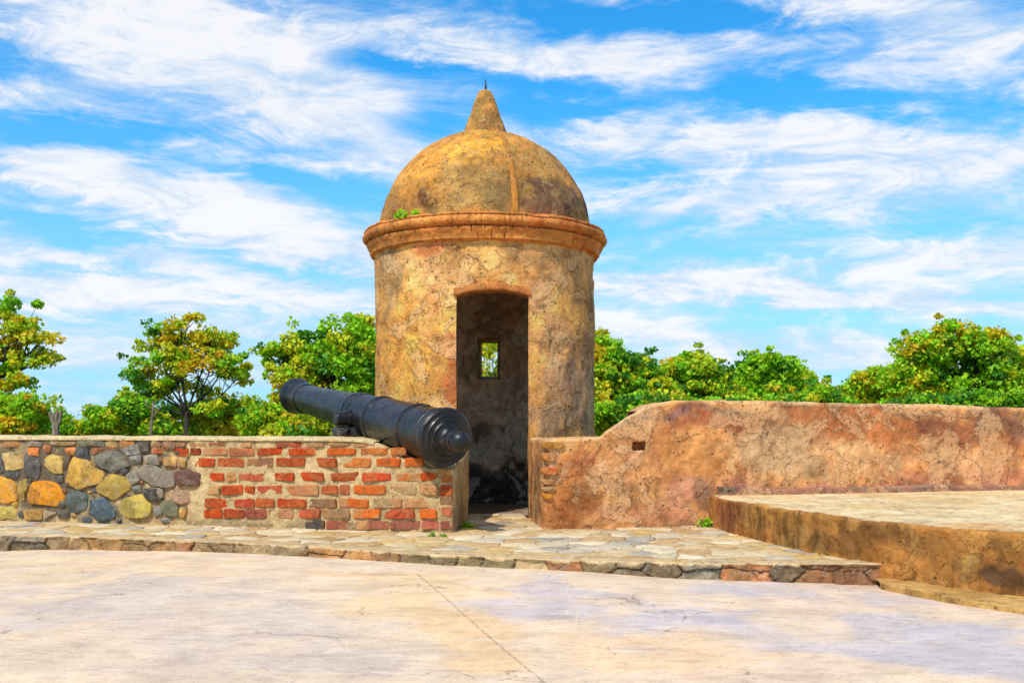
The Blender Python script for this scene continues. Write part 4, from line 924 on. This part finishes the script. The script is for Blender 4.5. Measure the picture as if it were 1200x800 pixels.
bush('pale low bush right of the dark round tree', 17, [(965, 462, 20, 10), (945, 470, 22, 8), (985, 472, 22, 8)], 962, 3200, yel=.5, org=.06, dark=.05, leaf=.12, clump=.17)
bush('low bush below the yellow topped tree', 16, [(850, 475, 40, 8), (790, 474, 30, 8), (890, 475, 30, 8)], 840, 4200, yel=.35, org=.03, dark=.2, leaf=.12, clump=.17)
bush('low bush under the largest tree', 16, [(1090, 474, 50, 8), (1150, 470, 40, 10), (1190, 470, 24, 12)], 1120, 4600, yel=.3, org=.06, dark=.2, leaf=.12, clump=.17)

# low far-off scrub wood on the plain, one mass
nW = 900; WC = np.stack([rng.uniform(-130, 130, nW), 62 + 60 * rng.random(nW) ** 1.3, rng.uniform(-1.4, .2, nW)], 1)
idx = np.repeat(np.arange(nW), 34); off = rng.normal(size=(len(idx), 3)) * np.array([1.5, 1.3, .42])
WL = WC[idx] + off; WL = WL[WL[:, 2] < .95]; idx = idx[:len(WL)]
wc_ = np.array([GREEN[k] for k in rng.integers(0, 4, nW)])[idx] * .75 * rng.uniform(.6, 1.25, (len(WL), 1))
V, Fc, cc_ = leaves(WL, rng.uniform(.3, .75, len(WL)), wc_)
o = mesh('distant_wood', V, Fc, M_leaf, None, cc_, smooth=False); tag(o, 'low green scrub wood far out on the plain behind the trees', 'wood', None, 'stuff')

# dead stump and grey sapling behind the left wall
ds = MB()
for (x0, y0, x1, y1, r0, r1) in ((66, 520, 65, 484, 5, 3.2), (64, 505, 59, 482, 2.6, 1.6), (68, 500, 72, 481, 2.4, 1.4), (67, 495, 67, 479, 2, 1.)):
    Y = 14; pts = [at(x0 + (x1 - x0) * s + rng.normal(0, .5), y0 + (y1 - y0) * s, Y) for s in np.linspace(0, 1, 6)]
    if y0 == 520: pts = [Vector((pts[0].x, Y, -1.6))] + pts; rr_ = [.09] + list(np.linspace(r0, r1, 6) * Y / F)
    else: rr_ = list(np.linspace(r0, r1, 6) * Y / F)
    v, f = tube(pts, rr_, 9); v = v + (fbm(v, 12, 3, 3)[:, None] - .5) * .03; ds.add(v, f, (1, 1, 1))
o = ds.build('dead_stump', m_pale); tag(o, 'broken dead tree stump with splintered prongs above the left stone wall', 'stump')
sp = MB(); Y = 15
for pts_px, r0, r1 in (([(176, 520), (177, 500), (179, 484), (180, 470)], 2.4, 1.2), ([(178, 490), (186, 480), (192, 474)], 1.1, .5), ([(179, 482), (172, 474), (170, 468)], 1., .5)):
    pts = [at(x, y, Y) for x, y in pts_px]
    if pts_px[0][1] == 520: pts = [Vector((pts[0].x, Y, -1.6))] + pts
    v, f = tube(pts, list(np.linspace(r0, r1, len(pts)) * Y / F), 7); sp.add(v, f, (1, 1, 1))
o = sp.build('bare_sapling', m_pale); tag(o, 'bare grey sapling stem standing in front of the lone spreading tree', 'sapling')

# weeds
def weed(label, loc, r, hgt, n, leaf, tone=1.):
    root = empty('weed', loc); tag(root, label, 'weed', 'weeds growing from the masonry')
    q = rng.normal(size=(n, 3)); q /= np.linalg.norm(q, axis=1, keepdims=True); q *= rng.random((n, 1)) ** .5; q[:, 2] = np.abs(q[:, 2])
    P = np.array(loc) + q * np.array([r, r * .6, hgt]); cols = np.array([GREEN[k] for k in rng.integers(0, 3, n)]) * rng.uniform(.6, 1.3, (n, 1)) * tone
    V, Fc, cc_ = leaves(P, leaf * rng.uniform(.6, 1.3, n), cols, up=.8); mesh('foliage', V, Fc, M_leaf, root, cc_, smooth=False)
    sm = MB()
    for p in P[:7]:
        v, f = tube([loc, tuple((np.array(loc) + p) / 2 + rng.normal(0, .005, 3)), tuple(p)], [.003, .002, .001], 5); sm.add(v, f, (1, 1, 1))
    sm.build('stems', m_bark, root)
def gpt(x, y): Y = (EYE - ZS) * F / (y - YH); p = at(x, y, Y); return (p.x, p.y, ZS)
w0 = gpt(224, 614); weed('leafy weed at the joint where field stone turns into brick', (w0[0], w0[1] - .03, ZS), .07, .12, 150, .035)
weed('weed tuft beside the end of the brick wall at the doorway', gpt(547, 618), .06, .05, 90, .025)
weed('tiny weed at the foot of the brick wall below the cannon knob', gpt(506, 629), .03, .05, 40, .02)
weed('low weed in the paving before the end of the brick wall', gpt(519, 629), .035, .03, 40, .02)
weed('weed mat at the foot of the ochre wall, nearest the doorway', gpt(770, 616), .09, .04, 110, .028)
weed('middle weed of the three along the foot of the ochre wall', gpt(798, 615), .06, .05, 90, .026)
weed('weed in the corner between ochre wall and raised platform', gpt(829, 617), .09, .07, 150, .03)
for x, y, r, l in ((477, 245, .07, 'larger bright weed growing on the cornice under the dome'), (495, 246, .04, 'smaller bright weed growing on the cornice under the dome')):
    a = math.asin((x - 568.5) / 135.); weed(l, (TX + 1.10 * math.sin(a), TD - 1.10 * math.cos(a), 2.79), r, .09 if r > .05 else .06, 90, .035, 1.5)
# ================================================================== SKY, SUN, CAMERA
world = bpy.data.worlds.new('World'); sc.world = world; world.use_nodes = True
t = NT(world.node_tree); bg = world.node_tree.nodes['Background']
SUN_EL, SUN_AZ = R(52), R(208)
sky = t.new('ShaderNodeTexSky', sky_type='NISHITA'); sky.sun_disc = False; sky.sun_elevation = SUN_EL; sky.sun_rotation = SUN_AZ
sky.air_density = 1.0; sky.dust_density = .4; sky.ozone_density = 2.5
tcg = t.new('ShaderNodeTexCoord').outputs['Generated']
se = t.new('ShaderNodeSeparateXYZ'); t.link(tcg, se.inputs[0]); X, Y, Z = se.outputs
# cloud bank: noise stretched along the horizon, plus banks placed by bearing and elevation
mp = t.new('ShaderNodeMapping'); mp.inputs['Rotation'].default_value = (0, R(7), 0); mp.inputs['Scale'].default_value = (1, 1, 4.2); t.link(tcg, mp.inputs[0])
nA = t.noise(mp.outputs[0], 3.4, 12, .64, 1.1); 
mp2 = t.new('ShaderNodeMapping'); mp2.inputs['Rotation'].default_value = (0, R(12), 0); mp2.inputs['Scale'].default_value = (1, 1, 3.0); t.link(tcg, mp2.inputs[0])
nB = t.noise(mp2.outputs[0], 12, 10, .68, 1.0); nC = t.noise(mp.outputs[0], 1.6, 3, .5, .3)
Yc = t.math('MAXIMUM', Y, .12)
wpx = t.math('MULTIPLY', t.math('SUBTRACT', nB, .5), 150.); wpy = t.math('MULTIPLY', t.math('SUBTRACT', t.noise(mp.outputs[0], 9, 7, .62, .5), .5), 90.)
px = t.math('ADD', t.math('MULTIPLY_ADD', t.math('DIVIDE', X, Yc), F, CX), wpx)
py = t.math('ADD', t.math('MULTIPLY_ADD', t.math('DIVIDE', Z, Yc), -F, YH), wpy)
cv = t.new('ShaderNodeCombineXYZ'); t.link(px, cv.inputs[0]); t.link(py, cv.inputs[1])
banks = [(250,50,190,42,16,1.), (350,135,170,38,18,1.), (90,200,130,24,12,.9), (230,245,230,30,14,1.), (50,105,90,18,-5,.6), (60,45,110,26,15,.35), (380,290,90,20,10,.7),
 (70,152,120,13,8,-.9), (320,212,110,14,12,-.9), (80,268,110,12,6,-.7), (470,76,75,14,10,-.9), (515,140,50,28,0,-.8), (650,72,190,26,9,.95), (760,18,190,20,2,-1.1), (920,112,210,24,3,-1.2), (650,125,70,20,8,-.9), (300,10,60,9,0,-.3),
 (1110,32,160,34,5,1.1), (715,165,55,20,0,.9), (850,160,80,14,-8,.75), (1050,185,190,34,3,.95), (800,243,110,16,-3,1.), (960,225,160,32,6,.6), (745,210,60,9,0,-.6), (1050,268,140,12,0,-.6), (720,275,80,10,0,-.3),
 (830,336,150,13,4,.85), (1110,300,140,22,-3,.75), (980,348,200,12,5,.6), (900,300,100,10,0,-.5), (960,375,200,10,3,-.3), (120,300,140,12,5,.75), (250,345,220,22,3,.7), (130,325,130,6,4,-.4), (100,400,200,18,0,.35), (330,320,90,8,8,-.4), (900,400,250,18,0,.5), (200,430,260,16,2,.6), (60,350,120,14,3,.6), (1000,420,300,14,0,.5), (330,390,120,12,4,.5), (760,385,90,10,2,.5), (1120,350,140,12,3,.5)]
acc = None
for bx, by, rx, ry_, rot, w in banks:
    m_ = t.new('ShaderNodeMapping', vector_type='TEXTURE'); m_.inputs['Location'].default_value = (bx, by, 0); m_.inputs['Rotation'].default_value = (0, 0, R(rot)); m_.inputs['Scale'].default_value = (rx, ry_, 1)
    t.link(cv.outputs[0], m_.inputs[0])
    d = t.new('ShaderNodeVectorMath', operation='DOT_PRODUCT'); t.link(m_.outputs[0], d.inputs[0]); t.link(m_.outputs[0], d.inputs[1])
    e = t.math('POWER', 2.718, t.math('MULTIPLY', d.outputs['Value'], -.9))
    acc = t.math('MULTIPLY', e, w) if acc is None else t.math('MULTIPLY_ADD', e, w, acc)
acc = t.math('MULTIPLY', acc, t.ramp(Y, .12, .4))
den = t.math('MULTIPLY_ADD', nA, 2.2, t.math('MULTIPLY_ADD', nB, 1.25, -1.40))
den = t.math('MULTIPLY_ADD', acc, .75, den)
cf = t.ramp(den, -.14, .98)
# deep blue overhead paling to the horizon (Nishita, tinted), thin veil low down
hs = t.new('ShaderNodeHueSaturation'); hs.inputs['Saturation'].default_value = 1.25; hs.inputs['Value'].default_value = 1.0; t.link(sky.outputs[0], hs.inputs['Color'])
SKY_S = .12
blue = t.mix(1., hs.outputs[0], (.32, 1.15, 1.32), 'MULTIPLY')
veil = t.ramp(Z, .34, .02)
blue = t.mix(t.math('MULTIPLY', veil, .7), blue, tuple(v / SKY_S for v in (.30, .44, .68)))
shade = t.ramp(t.math('MULTIPLY_ADD', nB, .75, t.math('MULTIPLY_ADD', nA, .45, t.math('MULTIPLY', den, .16))), .56, .86)
cloud = t.mix(shade, tuple(v / SKY_S for v in (.42, .53, .66)), tuple(v / SKY_S for v in (.70, .69, .70)))
t.link(t.mix(t.math('MULTIPLY', cf, .93), blue, cloud), bg.inputs['Color']); bg.inputs['Strength'].default_value = SKY_S

sl = bpy.data.lights.new('sun', 'SUN'); sl.energy = 2.8; sl.angle = R(.8); sl.color = (1, .94, .84)
so = bpy.data.objects.new('sun', sl); COL.objects.link(so)
sd = Vector((math.sin(SUN_AZ) * math.cos(SUN_EL), math.cos(SUN_AZ) * math.cos(SUN_EL), math.sin(SUN_EL)))
so.rotation_euler = sd.to_track_quat('Z', 'Y').to_euler()

cam = bpy.data.cameras.new('camera'); cam.sensor_width = 36; cam.lens = F / 1200 * 36; cam.shift_y = (YH - 400) / 1200; cam.clip_end = 10000; cam.clip_start = .05
co = bpy.data.objects.new('camera', cam); COL.objects.link(co); co.location = (0, 0, EYE); co.rotation_euler = (R(90), 0, 0)
sc.camera = co
sc.view_settings.view_transform = 'Standard'; sc.view_settings.look = 'None'; sc.view_settings.exposure = .5; sc.view_settings.gamma = 1.
sc.cycles.max_bounces = 8; sc.cycles.diffuse_bounces = 7; sc.cycles.use_denoising = True
